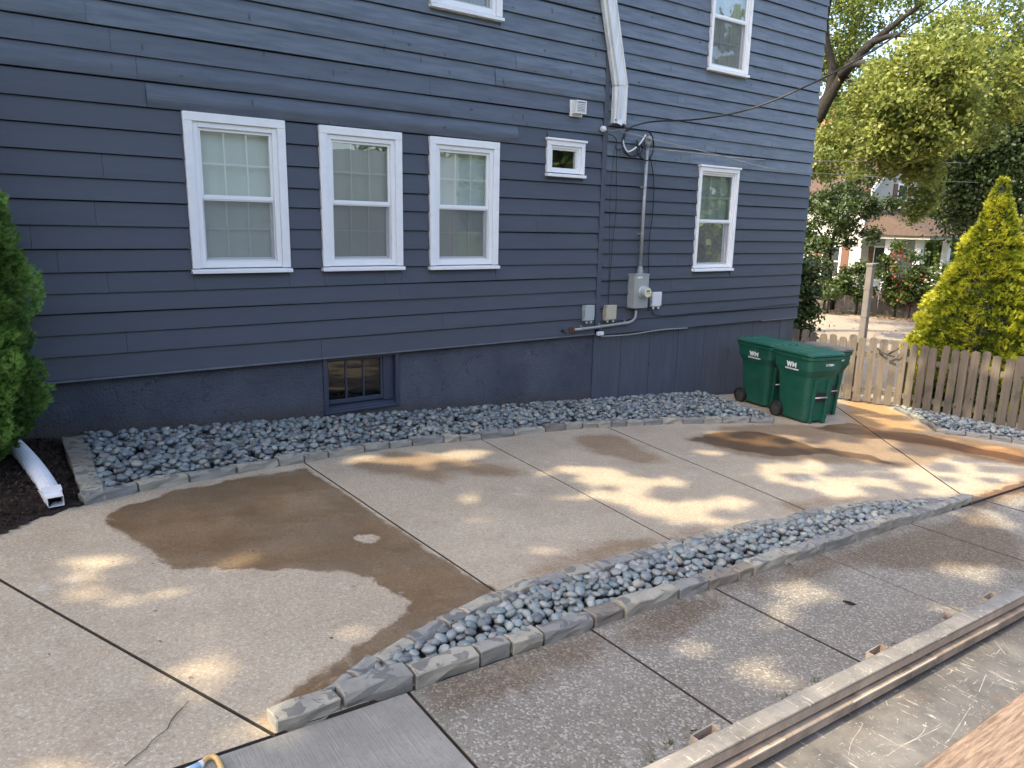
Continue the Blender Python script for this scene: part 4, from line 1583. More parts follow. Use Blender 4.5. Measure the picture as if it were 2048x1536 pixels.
for i, (a, b) in enumerate(zip(fp2, fp2[1:])):
    edging(a, b, (.05, .08)[i] if i < 2 else rng.uniform(.085, .105), rng.uniform(.058, .076), b2, (0, -1))
poly2 = [np.array(p) + np.array([0, .092]) for p in np_[1:-2]] + [np.array(p) - np.array([0, .082]) for p in fp2[1:-1]][::-1]
bedsheet(poly2, .012, MT['soil'], b2)
pile(poly2, lambda x: KS * x + .014, 2500, .025, .046, b2, cap=.070, mound=.24)

# bed at the foot of the picket fence
b3 = tag(empty('pebble_bed', (11.9, 4.5, G(11.9))), 'pale pebble bed at the foot of the picket fence', 'pebble bed', 'pebble beds')
p3 = [gnd(*q)[:2] for q in ((1786, 818), (1820, 834), (1852, 850), (1871, 864), (1889, 869), (1931, 873), (1981, 880), (2023, 886))]
p3 += [p3[-1] + (p3[-1] - p3[-2]) * k for k in (1, 2, 3)]
for i, (a, b) in enumerate(zip(p3, p3[1:])):
    edging(a, b, .10, rng.uniform(.05, .075), b3, (1, .3))
poly3 = [p + np.array([.09, .02]) for p in p3] + [np.array([12.24, p3[-1][1]]), np.array([12.27, 4.2]), np.array([12.30, 5.9])]
bedsheet(poly3, .012, MT['soil'], b3)
pile(poly3, lambda x: KS * x + .014, 1000, .027, .050, b3)

# ------------------------------------------------------------------ mulch corner and drain pipe
mp = [(-3.2, FY - .005), (lA[0] + .0, FY - .005), tuple(lA), tuple(lB)] + [tuple(gnd(*q)[:2]) for q in ((120, 1020), (60, 1040), (0, 1068))] + [(-.6, 5.15), (-1.5, 4.7), (-3.2, 4.2)]
mo = MB()
mpa = np.array(mp)
lo, hi = mpa.min(0), mpa.max(0)
gx = np.arange(lo[0], hi[0] + .06, .06); gy = np.arange(lo[1], hi[1] + .06, .06)
PX, PY = np.meshgrid(gx, gy, indexing='ij')
sd_ = poly_sdf(np.stack([PX.ravel(), PY.ravel()], 1), mpa).reshape(PX.shape)
for i in range(len(gx)):
    for j in range(len(gy)):
        s_ = sd_[i, j]
        z = G(gx[i]) + (.012 if s_ < .0 else .012 + min(.06, s_ * .3)) + .018 * mnoise.noise(Vector((gx[i] * 5, gy[j] * 5, 0)))
        mo.v.append((gx[i], gy[j], z if s_ > -.06 else G(gx[i]) - .06))
ny = len(gy)
for i in range(len(gx) - 1):
    for j in range(ny - 1):
        if sd_[i:i + 2, j:j + 2].max() > 0: mo.f.append((i * ny + j, (i + 1) * ny + j, (i + 1) * ny + j + 1, i * ny + j + 1))
tag(mo.build('mulch_ground', MT['mulch'], smooth=True), 'dark brown bark mulch around the clipped evergreen', 'mulch', kind='structure')
q = rng.uniform([-1.2, 5.0], [.6, FY - .05], (9000, 2)); q = q[poly_sdf(q, mpa) > .01]
sdq = poly_sdf(q, mpa)
P = np.stack([q[:, 0], q[:, 1], KS * q[:, 0] + .022 + np.minimum(.06, sdq * .3) + rng.uniform(0, .012, len(q))], 1)
V = leaf_quads(P, .045, .28, 1.6)
tag(quads_mesh('mulch_chips', V, rng.uniform(0, 1, len(P)) ** 2, MT['chip']), 'loose shredded bark on the mulch', 'mulch', kind='stuff')

pp = [gnd(26, 888, .12), gnd(43, 905, .11), gnd(63, 928, .10), gnd(83, 955, .09), gnd(97, 978, .08), gnd(104, 990, .075)]
t = thing('drain_pipe', tuple(gnd(84, 955)), 'white corrugated drain pipe poking out from under the evergreen', 'drain pipe')
path = smooth_path(pp, 12)
rad = [.052 if (i // 1) % 2 else .044 for i in range(len(path))]
pa_ = np.array(path)
cum = np.concatenate([[0], np.cumsum(np.linalg.norm(np.diff(pa_, axis=0), axis=1))])
uu = np.arange(0, cum[-1], .011)
fine = [np.array([np.interp(u_, cum, pa_[:, k]) for k in range(3)]) for u_ in uu]
rad = [(.057, .067, .067, .057)[i % 4] for i in range(len(fine))]
tp(MB().tube(fine, rad, 16), 'corrugated_tube', MT['pipe_white'], t, smooth=False)
e0 = np.array(path[-1]); ed = unit(path[-1] - path[-4])
sdv = unit(np.cross(ed, np.array([0, 0, 1.0]))); uv = np.cross(sdv, ed)
m = MB()
for (d, w1, h1) in ((-.02, .062, .062), (.05, .060, .055), (.06, .05, .036), (.15, .05, .036)):
    for sx, sz in ((-1, -1), (1, -1), (1, 1), (-1, 1)):
        m.v.append(tuple(e0 + ed * d + sdv * w1 * sx + uv * h1 * sz))
for i in range(3):
    for k in range(4):
        m.f.append((i * 4 + k, i * 4 + (k + 1) % 4, (i + 1) * 4 + (k + 1) % 4, (i + 1) * 4 + k))
o = tp(m, 'outlet', MT['pipe_white'], t)
o.modifiers.new('solid', 'SOLIDIFY').thickness = .004
rb = gnd(68, 968, .06)
tp(MB().add([rb + np.array([0, 0, .03]), rb + np.array([.02, .01, .03]), rb + np.array([.025, -.01, -.05]), rb + np.array([.0, -.01, -.05])], [(0, 1, 2, 3)]), 'ribbon', MT['blue'], t)


# ------------------------------------------------------------------ wheeled bins
def rrect(wd, dp, r, z, n=5, cy=0.0):
    out = []
    for (sx, sy, a0) in ((1, 1, 0), (-1, 1, 90), (-1, -1, 180), (1, -1, 270)):
        for k in range(n):
            a = math.radians(a0 + 90 * k / (n - 1))
            out.append((sx * (wd / 2 - r) + r * math.cos(a), cy + sy * (dp / 2 - r) + r * math.sin(a), z))
    return out


def loft(m, rings, cap0=True, cap1=True):
    n = len(rings[0]); b = len(m.v)
    for r in rings: m.v += r
    for i in range(len(rings) - 1):
        for k in range(n):
            m.f.append((b + i * n + k, b + i * n + (k + 1) % n, b + (i + 1) * n + (k + 1) % n, b + (i + 1) * n + k))
    if cap0: m.f.append(tuple(b + k for k in reversed(range(n))))
    if cap1: m.f.append(tuple(b + (len(rings) - 1) * n + k for k in range(n)))
    return m


def bin_lid(mat, root):
    m = MB()
    loft(m, [rrect(.635, .80, .07, .985, 6, -.01), rrect(.645, .81, .07, .990, 6, -.01), rrect(.640, .80, .07, 1.015, 6, -.01), rrect(.60, .75, .06, 1.030, 6, -.01), rrect(.42, .52, .05, 1.046, 6, -.01), rrect(.40, .50, .05, 1.040, 6, -.01)])
    lid = m.build('lid', mat, root, smooth=False)
    bv = lid.modifiers.new('bevel', 'BEVEL'); bv.width = .006; bv.segments = 2; bv.limit_method = 'ANGLE'
    for x in (-.2, -.07, .07, .2):
        MB().box((x - .035, .375, .985), (x + .035, .435, 1.035)).build('hinge_lug', mat, lid, bevel=.006)
    g = MB().tube([(-.27, .43, 1.005), (.27, .43, 1.005)], .014, 10)
    g.build('handle', mat, lid, smooth=True)
    return lid


def make_bin():
    root = empty('wheeled_bin')
    m = MB()
    loft(m, [rrect(.43, .50, .06, .025, 6, -.02), rrect(.455, .53, .07, .05, 6, -.02), rrect(.525, .62, .075, .66, 6, -.015), rrect(.53, .625, .075, .68, 6, -.015), rrect(.585, .73, .07, .78, 6, -.012), rrect(.600, .75, .07, .925, 6, -.01),
             rrect(.625, .785, .07, .93, 6, -.01), rrect(.63, .79, .07, .975, 6, -.01), rrect(.60, .76, .07, .978, 6, -.01)])
    body = m.build('body', MT['green'], root, smooth=False)
    bv = body.modifiers.new('bevel', 'BEVEL'); bv.width = .008; bv.segments = 2; bv.limit_method = 'ANGLE'; bv.angle_limit = math.radians(25)
    # black box standing in for the catch recess shade, and bar on the front, flanked by ribs running to the ground
    fy = lambda z: -.02 - .265 - .045 * (z / .66)
    m = MB()
    for x in (-.12, .12):
        m.add([(x - .025, fy(.03) - .03, .0), (x + .025, fy(.03) - .03, .0), (x + .025, fy(.03) + .03, .0), (x - .025, fy(.03) + .03, .0),
               (x - .025, fy(.62) - .032, .64), (x + .025, fy(.62) - .032, .64), (x + .025, fy(.62) + .03, .64), (x - .025, fy(.62) + .03, .64)],
              [(0, 3, 2, 1), (4, 5, 6, 7), (0, 1, 5, 4), (1, 2, 6, 5), (2, 3, 7, 6), (3, 0, 4, 7)])
    m.build('front_rib', MT['green'], body, bevel=.008)
    MB().box((-.094, fy(.4) - .016, .33), (.094, fy(.4) + .02, .45)).build('catch_shade_box', MT['black'], root)
    MB().tube([(-.11, fy(.39) - .028, .385), (.11, fy(.39) - .028, .385)], .011, 10).build('catch_bar', MT['bar'], root, smooth=True)
    bin_lid(MT['green'], root)
    for s in (-1, 1):
        x = s * .262
        m = MB()
        cy, cz, R_ = .245, .118, .118
        # tyre profile
        n = 28
        prof = [(-.028, .80), (-.030, .97), (-.018, 1.0), (.018, 1.0), (.030, .97), (.028, .80)]
        b0 = len(m.v)
        for k in range(n):
            a = 2 * math.pi * k / n
            for (dx, rr) in prof: m.v.append((x + dx, cy + R_ * rr * math.cos(a), cz + R_ * rr * math.sin(a)))
        for k in range(n):
            k2 = (k + 1) % n
            for j in range(6):
                j2 = (j + 1) % 6
                m.f.append((b0 + k * 6 + j, b0 + k * 6 + j2, b0 + k2 * 6 + j2, b0 + k2 * 6 + j))
        wh = m.build('wheel', MT['black'], root, smooth=False)
        m = MB()
        for k in range(8):
            a = 2 * math.pi * k / 8
            d = np.array([0, math.cos(a), math.sin(a)])
            c = np.array([x, cy, cz])
            m.obox(c + d * .02, c + d * R_ * .83, np.cross(d, [1, 0, 0]) * .009, np.array([.014, 0, 0]))
        m.tube([(x - .03, cy, cz), (x + .03, cy, cz)], .026, 14)
        m.tube([(x - .012, cy, cz), (x + .012, cy, cz)], R_ * .80, 20)
        m.build('wheel_rim', MT['lid_grey'], wh)
    MB().tube([(-.26, .245, .118), (.26, .245, .118)], .011, 8).build('axle', MT['bar'], root)
    # printed marks on the side that faces the walkway viewer
    sx = -.300
    def lay_text(s_, size, y, z, bold, x, name='lettering'):
        me = text_mesh(s_, size, .0008, bold)
        o = link(name, me, MT['print'], root)
        o.rotation_euler = (math.pi / 2, 0, -math.pi / 2)
        o.location = (x, y, z)
        return o
    ang = .05
    lay_text('W', .095, .02, .825, .006, -.3005, 'logo')
    me = text_mesh('M', .095, .0008, .0026)
    o = link('logo', me, MT['print'], root); o.rotation_euler = (math.pi / 2, 0, -math.pi / 2); o.location = (-.3005, -.078, .825); o.scale = (1.2, 1, 1)
    lay_text('WASTE MANAGEMENT', .026, -.03, .765, .0012, -.2955)
    me = text_mesh('1173841', .045, .0008, .001)
    o = link('serial_number', me, MT['print'], root); o.rotation_euler = (math.pi / 2, 0, 0); o.location = (.05, -.3860, .86)
    return root


binA = make_bin()
spots = [((10.02, 6.98), -11, 'green wheeled bin tucked against the house wall behind the other two'),
         ((9.60, 6.02), -14, 'green wheeled bin with green lid standing in front near the pebble edging'),
         ((10.36, 6.33), -8, 'green wheeled bin with a dark grey lid by the picket fence')]
for i, ((x, y), a, lab) in enumerate(spots):
    o = binA if i == 0 else copy_tree(binA)
    o.location = (x, y, G(x) + .008)
    o.rotation_euler = (0, 0, math.radians(a))
    tag(o, lab, 'wheeled bin', 'wheeled bins beside the house')
    if i == 2:
        for ch in [k for k in SC.objects if k.parent == o and k.name.startswith('lid')]:
            for c2 in [ch] + [k for k in SC.objects if k.parent == ch]:
                c2.data = c2.data.copy(); c2.data.materials[0] = MT['lid_grey']
            ch['label'] = 'dark grey lid'


# ------------------------------------------------------------------ near picket fence
def picket_mesh(h, wd, th=.018, jit=0.0):
    m = MB()
    c = wd * .28
    pr = [(-wd / 2, 0), (wd / 2, 0), (wd / 2, h - c), (wd / 2 - c * .35, h - c * .35), (wd / 2 - c, h), (-wd / 2 + c, h), (-wd / 2 + c * .35, h - c * .35), (-wd / 2, h - c)]
    n = len(pr)
    m.v = [(x, -th / 2, z) for x, z in pr] + [(x, th / 2, z) for x, z in pr]
    m.f = [tuple(range(n)), tuple(reversed(range(n, 2 * n)))] + [(i, n + i, n + (i + 1) % n, (i + 1) % n) for i in range(n)]
    me = bpy.data.meshes.new('picket')
    me.from_pydata(m.v, [], m.f)
    bm = bmesh.new(); bm.from_mesh(me); bmesh.ops.recalc_face_normals(bm, faces=bm.faces); bm.to_mesh(me); bm.free()
    return me


PK = [picket_mesh(1.0, .118), picket_mesh(1.0, .124), picket_mesh(1.0, .112)]
for p in PK: p.materials.append(MT['picket'])
nf = tag(empty('picket_fence', (12.2, 5, G(12.2))), 'weathered grey picket fence closing off the far end of the driveway', 'fence')
fpts = [np.array(p) for p in ((11.72, 7.62), (12.05, 6.68), (12.40, 6.05), (12.36, 5.0), (12.30, 4.0), (12.22, 2.2))]
FH = 1.10


def place_picket(mesh, p, z, rz, sc, parent, lean=0):
    o = bpy.data.objects.new('picket', mesh)
    C.objects.link(o)
    o.parent = parent
    o.location = Vector((p[0], p[1], z)) - Vector(parent.location)
    o.rotation_euler = (random.uniform(-.015, .015), lean, rz)
    o.scale = (1, 1, sc)
    return o


pitch = .158
carry = 0.0
for a, b in zip(fpts, fpts[1:]):
    L = np.linalg.norm(b - a); e = (b - a) / L
    rz = math.atan2(e[1], e[0])
    nrm = np.array([e[1], -e[0]])
    if nrm[0] > 0: nrm = -nrm
    s_ = carry
    while s_ < L:
        p = a + e * s_ + nrm * .0
        place_picket(PK[random.randint(0, 2)], p, G(p[0]) + .03 + random.uniform(-.01, .01), rz, FH * random.uniform(.97, 1.02), nf, random.uniform(-.02, .02))
        s_ += pitch * random.uniform(.96, 1.04)
    carry = s_ - L
    for hz in (.22, .84):
        pa, pb = a - nrm * .032, b - nrm * .032
        tp(MB().obox((pa[0], pa[1], G(pa[0]) + hz), (pb[0], pb[1], G(pb[0]) + hz), (-e[1] * .018, e[0] * .018, 0), (0, 0, .042)), 'rail', MT['picket'], nf)
for p in fpts[1:]:
    pc = np.array([p[0] + .09, p[1]])
    tp(MB().box((pc[0] - .042, pc[1] - .042, G(pc[0]) - .1), (pc[0] + .042, pc[1] + .042, G(pc[0]) + 1.02)), 'post', MT['picket'], nf, bevel=.004)
g = at(1782, 692, 13.45)
gx_, gy_ = 12.33, 6.19
gz = G(12.3) + .98
t = thing('gate_latch', (12.26, 6.22, gz), 'black iron handle hooked on the fence pickets', 'latch')
la, lb, lc = np.array([12.17, 6.36, gz + .0]), np.array([12.24, 6.10, gz - .11]), np.array([12.26, 6.05, gz + .04])
tp(MB().tube(smooth_path([la, (la + lb) / 2 + np.array([-.02, 0, -.01]), lb]), .014, 8), 'hook', MT['iron'], t, smooth=True)
tp(MB().tube([(la + lb * 2) / 3, lc], .012, 8), 'arm', MT['iron'], t, smooth=True)

# tall grey post just past the fence
pb = at(1729, 640, 15.0)
ptop = at(1742, 526, 15.0)
pz0 = float(far_z(pb[0])) - .1
t = thing('post', (pb[0], pb[1], pz0), 'tall slim grey post standing just beyond the picket fence', 'post')
tp(MB().box((pb[0] - .06, pb[1] - .055, pz0), (pb[0] + .06, pb[1] + .055, ptop[2] - .05)), 'shaft', MT['post'], t, bevel=.012)
tp(MB().box((pb[0] - .07, pb[1] - .065, ptop[2] - .05), (pb[0] + .07, pb[1] + .065, ptop[2])), 'cap', MT['post'], t, bevel=.008)
for zz in (.45, .95):
    tp(MB().box((pb[0] - .067, pb[1] - .062, ptop[2] - zz - .02), (pb[0] + .067, pb[1] + .062, ptop[2] - zz)), 'band', MT['post'], t)

# ------------------------------------------------------------------ flatbed trailer at the kerb
TH = .95                      # rail height above ground
ts = (CAM_Z - TH) / (CAM_Z - .7)
ry0 = 1.178 * ts              # outer edge of the rail top
tz = lambda x, h=TH: G(x) + h
tr = thing('flatbed_trailer', (2.5, .4, G(2.5)), 'worn steel flatbed trailer with stake pockets beside the walkway', 'trailer')


def strip(x0, x1, prof, closed=True, n=1):
    m = MB()
    k = len(prof)
    for i in range(n + 1):
        x = x0 + (x1 - x0) * i / n
        for (y, h) in prof: m.v.append((x, y, G(x) + h))
    for i in range(n):
        for j in range(k if closed else k - 1):
            j2 = (j + 1) % k
            m.f.append((i * k + j, (i + 1) * k + j, (i + 1) * k + j2, i * k + j2))
    if closed:
        m.f.append(tuple(range(k))); m.f.append(tuple(reversed([n * k + j for j in range(k)])))
    return m


TX0, TX1 = .35, 6.4
bedh = TH - .105
tp(strip(TX0, TX1, [(ry0, TH), (ry0 - .052, TH), (ry0 - .052, TH - .010), (ry0, TH - .010)]), 'rail_cap', MT['rail_top'], tr, bevel=.004, seg=2)
tp(strip(TX0, TX1, [(ry0 - .002, TH - .0105), (ry0 - .050, TH - .0105), (ry0 - .047, TH - .040), (ry0 - .002, TH - .040)]), 'upper_web', MT['rail_steel'], tr)
tp(strip(TX0, TX1, [(ry0 - .002, TH - .0405), (ry0 - .038, TH - .0405), (ry0 - .038, TH - .052), (ry0 - .002, TH - .052)]), 'groove', MT['iron'], tr)
tp(strip(TX0, TX1, [(ry0 - .001, TH - .0525), (ry0 - .062, TH - .0525), (ry0 - .060, bedh + .020), (ry0 - .001, bedh + .020)]), 'lower_web', MT['rail_steel2'], tr, bevel=.002)
tp(strip(TX0, TX1, [(ry0, bedh + .0195), (ry0 - .03, bedh + .0195), (ry0 - .03, bedh - .1), (ry0, bedh - .1)]), 'side_rail', MT['rail_steel2'], tr)
mm = MB()
for i in range(150):
    xa = TX0 + .6 + i * .024; xb = xa + .0245
    if mnoise.noise(Vector((xa * 2.2, 5, 0))) < -.02: continue
    da = .0018 + .003 * abs(mnoise.noise(Vector((xa * 14, 0, 0)))); db_ = .0018 + .003 * abs(mnoise.noise(Vector((xb * 14, 0, 0))))
    mm.add([(xa, ry0 - .0600, G(xa) + TH - .0518), (xb, ry0 - .0600, G(xb) + TH - .0518), (xb, ry0 - .0628, G(xb) + TH - .0518), (xa, ry0 - .0628, G(xa) + TH - .0518),
            (xa, ry0 - .0632, G(xa) + TH - .054 - da), (xb, ry0 - .0632, G(xb) + TH - .054 - db_)], [(0, 1, 2, 3), (3, 2, 5, 4)])
tp(mm, "chipped_edge", MT["chipped"], tr)["kind"] = "stuff"
tp(strip(TX0, TX1, [(ry0 - .031, bedh), (-1.2, bedh), (-1.2, bedh - .02), (ry0 - .031, bedh - .02)]), 'bed', MT['bed_steel'], tr)
tp(strip(TX0, TX1, [(-1.205, TH), (-1.26, TH), (-1.26, bedh - .1), (-1.205, bedh - .1)]), 'far_rail', MT['rail_steel'], tr)
for x in (.9, 3.0, 5.6):
    tp(strip(x, x + .06, [(ry0 - .06, bedh - .021), (-1.2, bedh - .021), (-1.2, bedh - .09), (ry0 - .06, bedh - .09)]), 'cross_member', MT['rail_steel'], tr)
for px_ in (1.287, 2.070, 2.850, 3.63, 4.41, 5.19):
    w1, w2 = .040, .0355
    m = MB()
    for h0 in (TH - .003, TH - .20):
        for (ww, y0, y1) in ((w1, ry0 + .0005, ry0 + .026), (w2, ry0 + .002, ry0 + .0225)):
            for (sx, yy) in ((-ww, y0), (ww, y0), (ww, y1), (-ww, y1)):
                m.v.append((px_ + sx, yy, G(px_) + h0))
    for k in range(4):
        k2 = (k + 1) % 4
        m.f += [(k, k2, 8 + k2, 8 + k), (4 + k, 12 + k, 12 + k2, 4 + k2), (k, 4 + k, 4 + k2, k2), (8 + k, 8 + k2, 12 + k2, 12 + k)]
    tp(m, 'stake_pocket', MT['rail_steel2'], tr)
    tp(MB().box((px_ - w2 + .0005, ry0 + .0025, G(px_) + TH - .045), (px_ + w2 - .0005, ry0 + .022, G(px_) + TH - .04)), 'pocket_shade_plate', MT['iron'], tr)  # black plate high in the pocket stands in for the shade inside
for x in (4.6, 5.5):
    m = MB()
    cy = ry0 - .14
    m.tube([(x, cy - .11, G(x) + .35), (x, cy - .10, G(x) + .35), (x, cy + .10, G(x) + .35), (x, cy + .11, G(x) + .35)], [.30, .34, .34, .30], 28)
    tp(m, 'wheel', MT['black'], tr)
def zz3(x, y): return (1200 + x / 2.415, 950 + y / 2.415)
for crv in ([(1200, 1355), (1215, 1290), (1255, 1230), (1270, 1200)], [(1335, 1315), (1380, 1300), (1450, 1305), (1530, 1270), (1565, 1235), (1575, 1195)], [(1345, 1255), (1430, 1300), (1525, 1335)], [(1385, 1360), (1440, 1320), (1540, 1270), (1650, 1215)], [(1680, 1290), (1740, 1200), (1790, 1120)], [(1830, 1050), (1848, 1005), (1865, 960)], [(1380, 1090), (1390, 1115)], [(1300, 1165), (1312, 1180), (1322, 1162)], [(1600, 1270), (1645, 1300)], [(1905, 800), (1960, 870)], [(1935, 790), (1990, 870)]):
    cp = smooth_path([gnd(*zz3(*q), bedh) for q in crv], 5)
    m = MB()
    for i in range(len(cp) - 1):
        a, b = cp[i], cp[i + 1]
        d_ = (b - a)[:2]; n3 = np.array([-d_[1], d_[0]]) / (np.linalg.norm(d_) + 1e-9)
        wa = rng.uniform(.0004, .0013)
        m.add([(*(a[:2] - n3 * wa), G(a[0]) + bedh + .0008), (*(b[:2] - n3 * wa), G(b[0]) + bedh + .0008), (*(b[:2] + n3 * wa), G(b[0]) + bedh + .0008), (*(a[:2] + n3 * wa), G(a[0]) + bedh + .0008)], [(0, 1, 2, 3)])
    tp(m, 'scratch', MT['scratch'], tr)
# plank lying on the bed
pa, pb2 = gnd(1820, 1552, bedh + .03), gnd(2056, 1378, bedh + .03)
e = pb2[:2] - pa[:2]; e /= np.linalg.norm(e)
n_ = np.array([e[1], -e[0]])
A0, B0 = pa[:2] - e * .5, pb2[:2] + e * .9
L_ = np.linalg.norm(B0 - A0)
slope = (G(B0[0]) - G(A0[0])) / L_
m = MB()
for h in (.001, .034):
    for (u_, v_) in ((0, 0), (L_, 0), (L_, -.28), (0, -.28)):
        m.v.append((u_, v_, h + slope * u_ + KS * n_[0] * -v_))
m.f = [(0, 3, 2, 1), (4, 5, 6, 7), (0, 1, 5, 4), (1, 2, 6, 5), (2, 3, 7, 6), (3, 0, 4, 7)]
pk = tag(m.build('plank', MT['plank'], bevel=.004), 'bare brown wooden plank lying on the trailer bed', 'plank')
pk.location = (A0[0], A0[1], G(A0[0]) + bedh)
pk.rotation_euler = (0, 0, math.atan2(e[1], e[0]))

# bent tan tube with a pale blue sleeve at the frame's lower edge
h0 = .016
t = thing('bent_handle', tuple(gnd(420, 1536, h0)), 'bent tan tube handle with a pale blue sleeve lying on the broomed concrete', 'handle')
bp = smooth_path([gnd(404, 1528, h0), gnd(412, 1518, h0), gnd(424, 1513.5, h0), gnd(434, 1518, h0), gnd(440, 1530, h0), gnd(446, 1546, h0), gnd(452, 1580, h0)])
tp(MB().tube(bp, .0108, 12), 'tube', MT['brass'], t, smooth=True)
tp(MB().tube([gnd(405, 1527, h0), gnd(399, 1530, h0)], .0150, 12), 'collar', MT['pipe_white'], t)
tp(MB().tube([gnd(399, 1530, h0), gnd(372, 1543, h0), gnd(300, 1590, h0)], .0132, 12), 'sleeve', MT['sleeve'], t, smooth=True)

# ------------------------------------------------------------------ litter on the paving
t = tag(MB().tube([gnd(1686, 1202, .012), gnd(1698, 1205, .014), gnd(1706, 1208, .01), gnd(1713, 1209, .014)], [.006, .010, .008, .003], 7).build('twig', MT['bark'], smooth=True), 'short dark twig lying on the aggregate walkway', 'twig')
for (x, y, s_, lab) in ((1893, 1232, .05, 'curled tan leaf on the walkway by the trailer rail'), (1580, 1129, .03, 'small tan leaf at the foot of the median stones')):
    p = gnd(x, y, .012)
    a = rng.uniform(0, 6)
    d = np.array([math.cos(a), math.sin(a), 0]); n2 = np.array([-d[1], d[0], 0])
    m = MB().add([p - d * s_, p + n2 * s_ * .5 + np.array([0, 0, .012]), p + d * s_ + np.array([0, 0, .01]), p - n2 * s_ * .5 + np.array([0, 0, .015]), p], [(0, 1, 4), (1, 2, 4), (2, 3, 4), (3, 0, 4)])
    tag(m.build('fallen_leaf', MT['plank']), lab, 'leaf')
lp = rng.uniform([-1, 1.7], [11.5, 6.3], (260, 2))
P = np.stack([lp[:, 0], lp[:, 1], KS * lp[:, 0] + .012], 1)
tag(quads_mesh('leaf_litter', leaf_quads(P, .018, .6, 6), rng.uniform(0, 1, len(P)), MT['litter']), 'tiny crumbs of dry leaf scattered over the concrete', 'litter', kind='stuff')
lq = np.concatenate([np.stack([rng.uniform(.6, 9, 260), rng.uniform(6.2, 7.75, 260)], 1), np.stack([rng.uniform(1.6, 7, 110), rng.uniform(2.9, 3.3, 110)], 1)])
lq = lq[(poly_sdf(lq, poly1) > .02) | (poly_sdf(lq, poly2) > .02)]
P = np.stack([lq[:, 0], lq[:, 1], KS * lq[:, 0] + rng.uniform(.095, .125, len(lq))], 1)
tag(quads_mesh('leaf_litter', leaf_quads(P, .028, .5, 2), rng.uniform(0, 1, len(P)), MT['litter']), 'dry leaf crumbs caught among the pebbles', 'litter', kind='stuff')
q = np.stack([rng.uniform(13.2, 33, 1600), rng.uniform(4, 26, 1600)], 1)
q2 = np.stack([rng.uniform(31.5, 33.1, 1800), rng.uniform(12, 24, 1800)], 1)
q3 = np.stack([rng.uniform(28, 33, 1200), rng.uniform(18, 24, 1200)], 1)
q = np.concatenate([q, q2, q3])
P = np.stack([q[:, 0], q[:, 1], far_z(q[:, 0]) - .01], 1)
tag(quads_mesh('leaf_litter', leaf_quads(P, .11, .6, 5), rng.uniform(0, 1, len(P)), MT['litter']), 'brown fallen leaves drifted over the far lot', 'litter', kind='stuff')


def grass_patch(q, h, name, label, mat='grass', z=None):
    n = len(q)
    zz = KS * q[:, 0] - .03 if z is None else z
    a = rng.uniform(0, 2 * math.pi, n)
    d = np.stack([np.cos(a), np.sin(a), np.zeros(n)], 1)
    hh = (h * rng.uniform(.5, 1.3, n))[:, None]
    base = np.stack([q[:, 0], q[:, 1], zz], 1)
    lean = np.stack([rng.normal(size=n), rng.normal(size=n), np.zeros(n)], 1) * .5
    tipp = base + np.array([0, 0, 1.0]) * hh + lean * hh
    mid = base + np.array([0, 0, .55]) * hh + lean * hh * .3
    wv = d * .0028
    V = np.stack([base - wv, base + wv, mid + wv * .8, tipp, mid - wv * .8], 1)
    return tag(quads_mesh(name, V, rng.uniform(0, 1, n), MT[mat]), label, 'grass', kind='stuff')


qs = []
for _ in range(36):
    c = np.array([rng.uniform(.6, 9), rng.uniform(1.25, 1.66)])
    qs.append(c + rng.normal(size=(60, 2)) * np.array([.09, .05]))
for cx, cyp in ((1300, 1515), (1340, 1490), (1390, 1470), (1790, 1288), (1850, 1270), (1640, 1370), (1590, 1390), (2030, 1160), (1570, 1400)):
    c = gnd(cx, cyp)[:2]
    qs.append(c + rng.normal(size=(34, 2)) * .03)
grass_patch(np.concatenate(qs), .045, 'grass', 'sparse weedy grass growing between walkway and trailer')


# ------------------------------------------------------------------ evergreens
def sprays(P, D, size, mat, name, parent, tone):
    """fan-shaped scale sprays at P pointing along D: five narrow leaflets each"""
    n = len(P)
    side = unit(np.cross(D, rng.normal(size=(n, 3))))
    out, tn = [], []
    for k in (-2, -1, 0, 1, 2):
        a = k * .42 + rng.normal(size=n) * .1
        d = D * np.cos(a)[:, None] + side * np.sin(a)[:, None]
        s = (size * rng.uniform(.7, 1.25, n) * (1 - .12 * abs(k)))[:, None]
        w_ = unit(np.cross(d, np.cross(D, side))) * s * .11
        out.append(np.stack([P, P + d * s * .5 + w_, P + d * s, P + d * s * .5 - w_], 1))
        tn.append(np.clip(tone + rng.uniform(-.12, .12, n), 0, 1))
    return quads_mesh(name, np.concatenate(out), np.concatenate(tn), mat, parent)


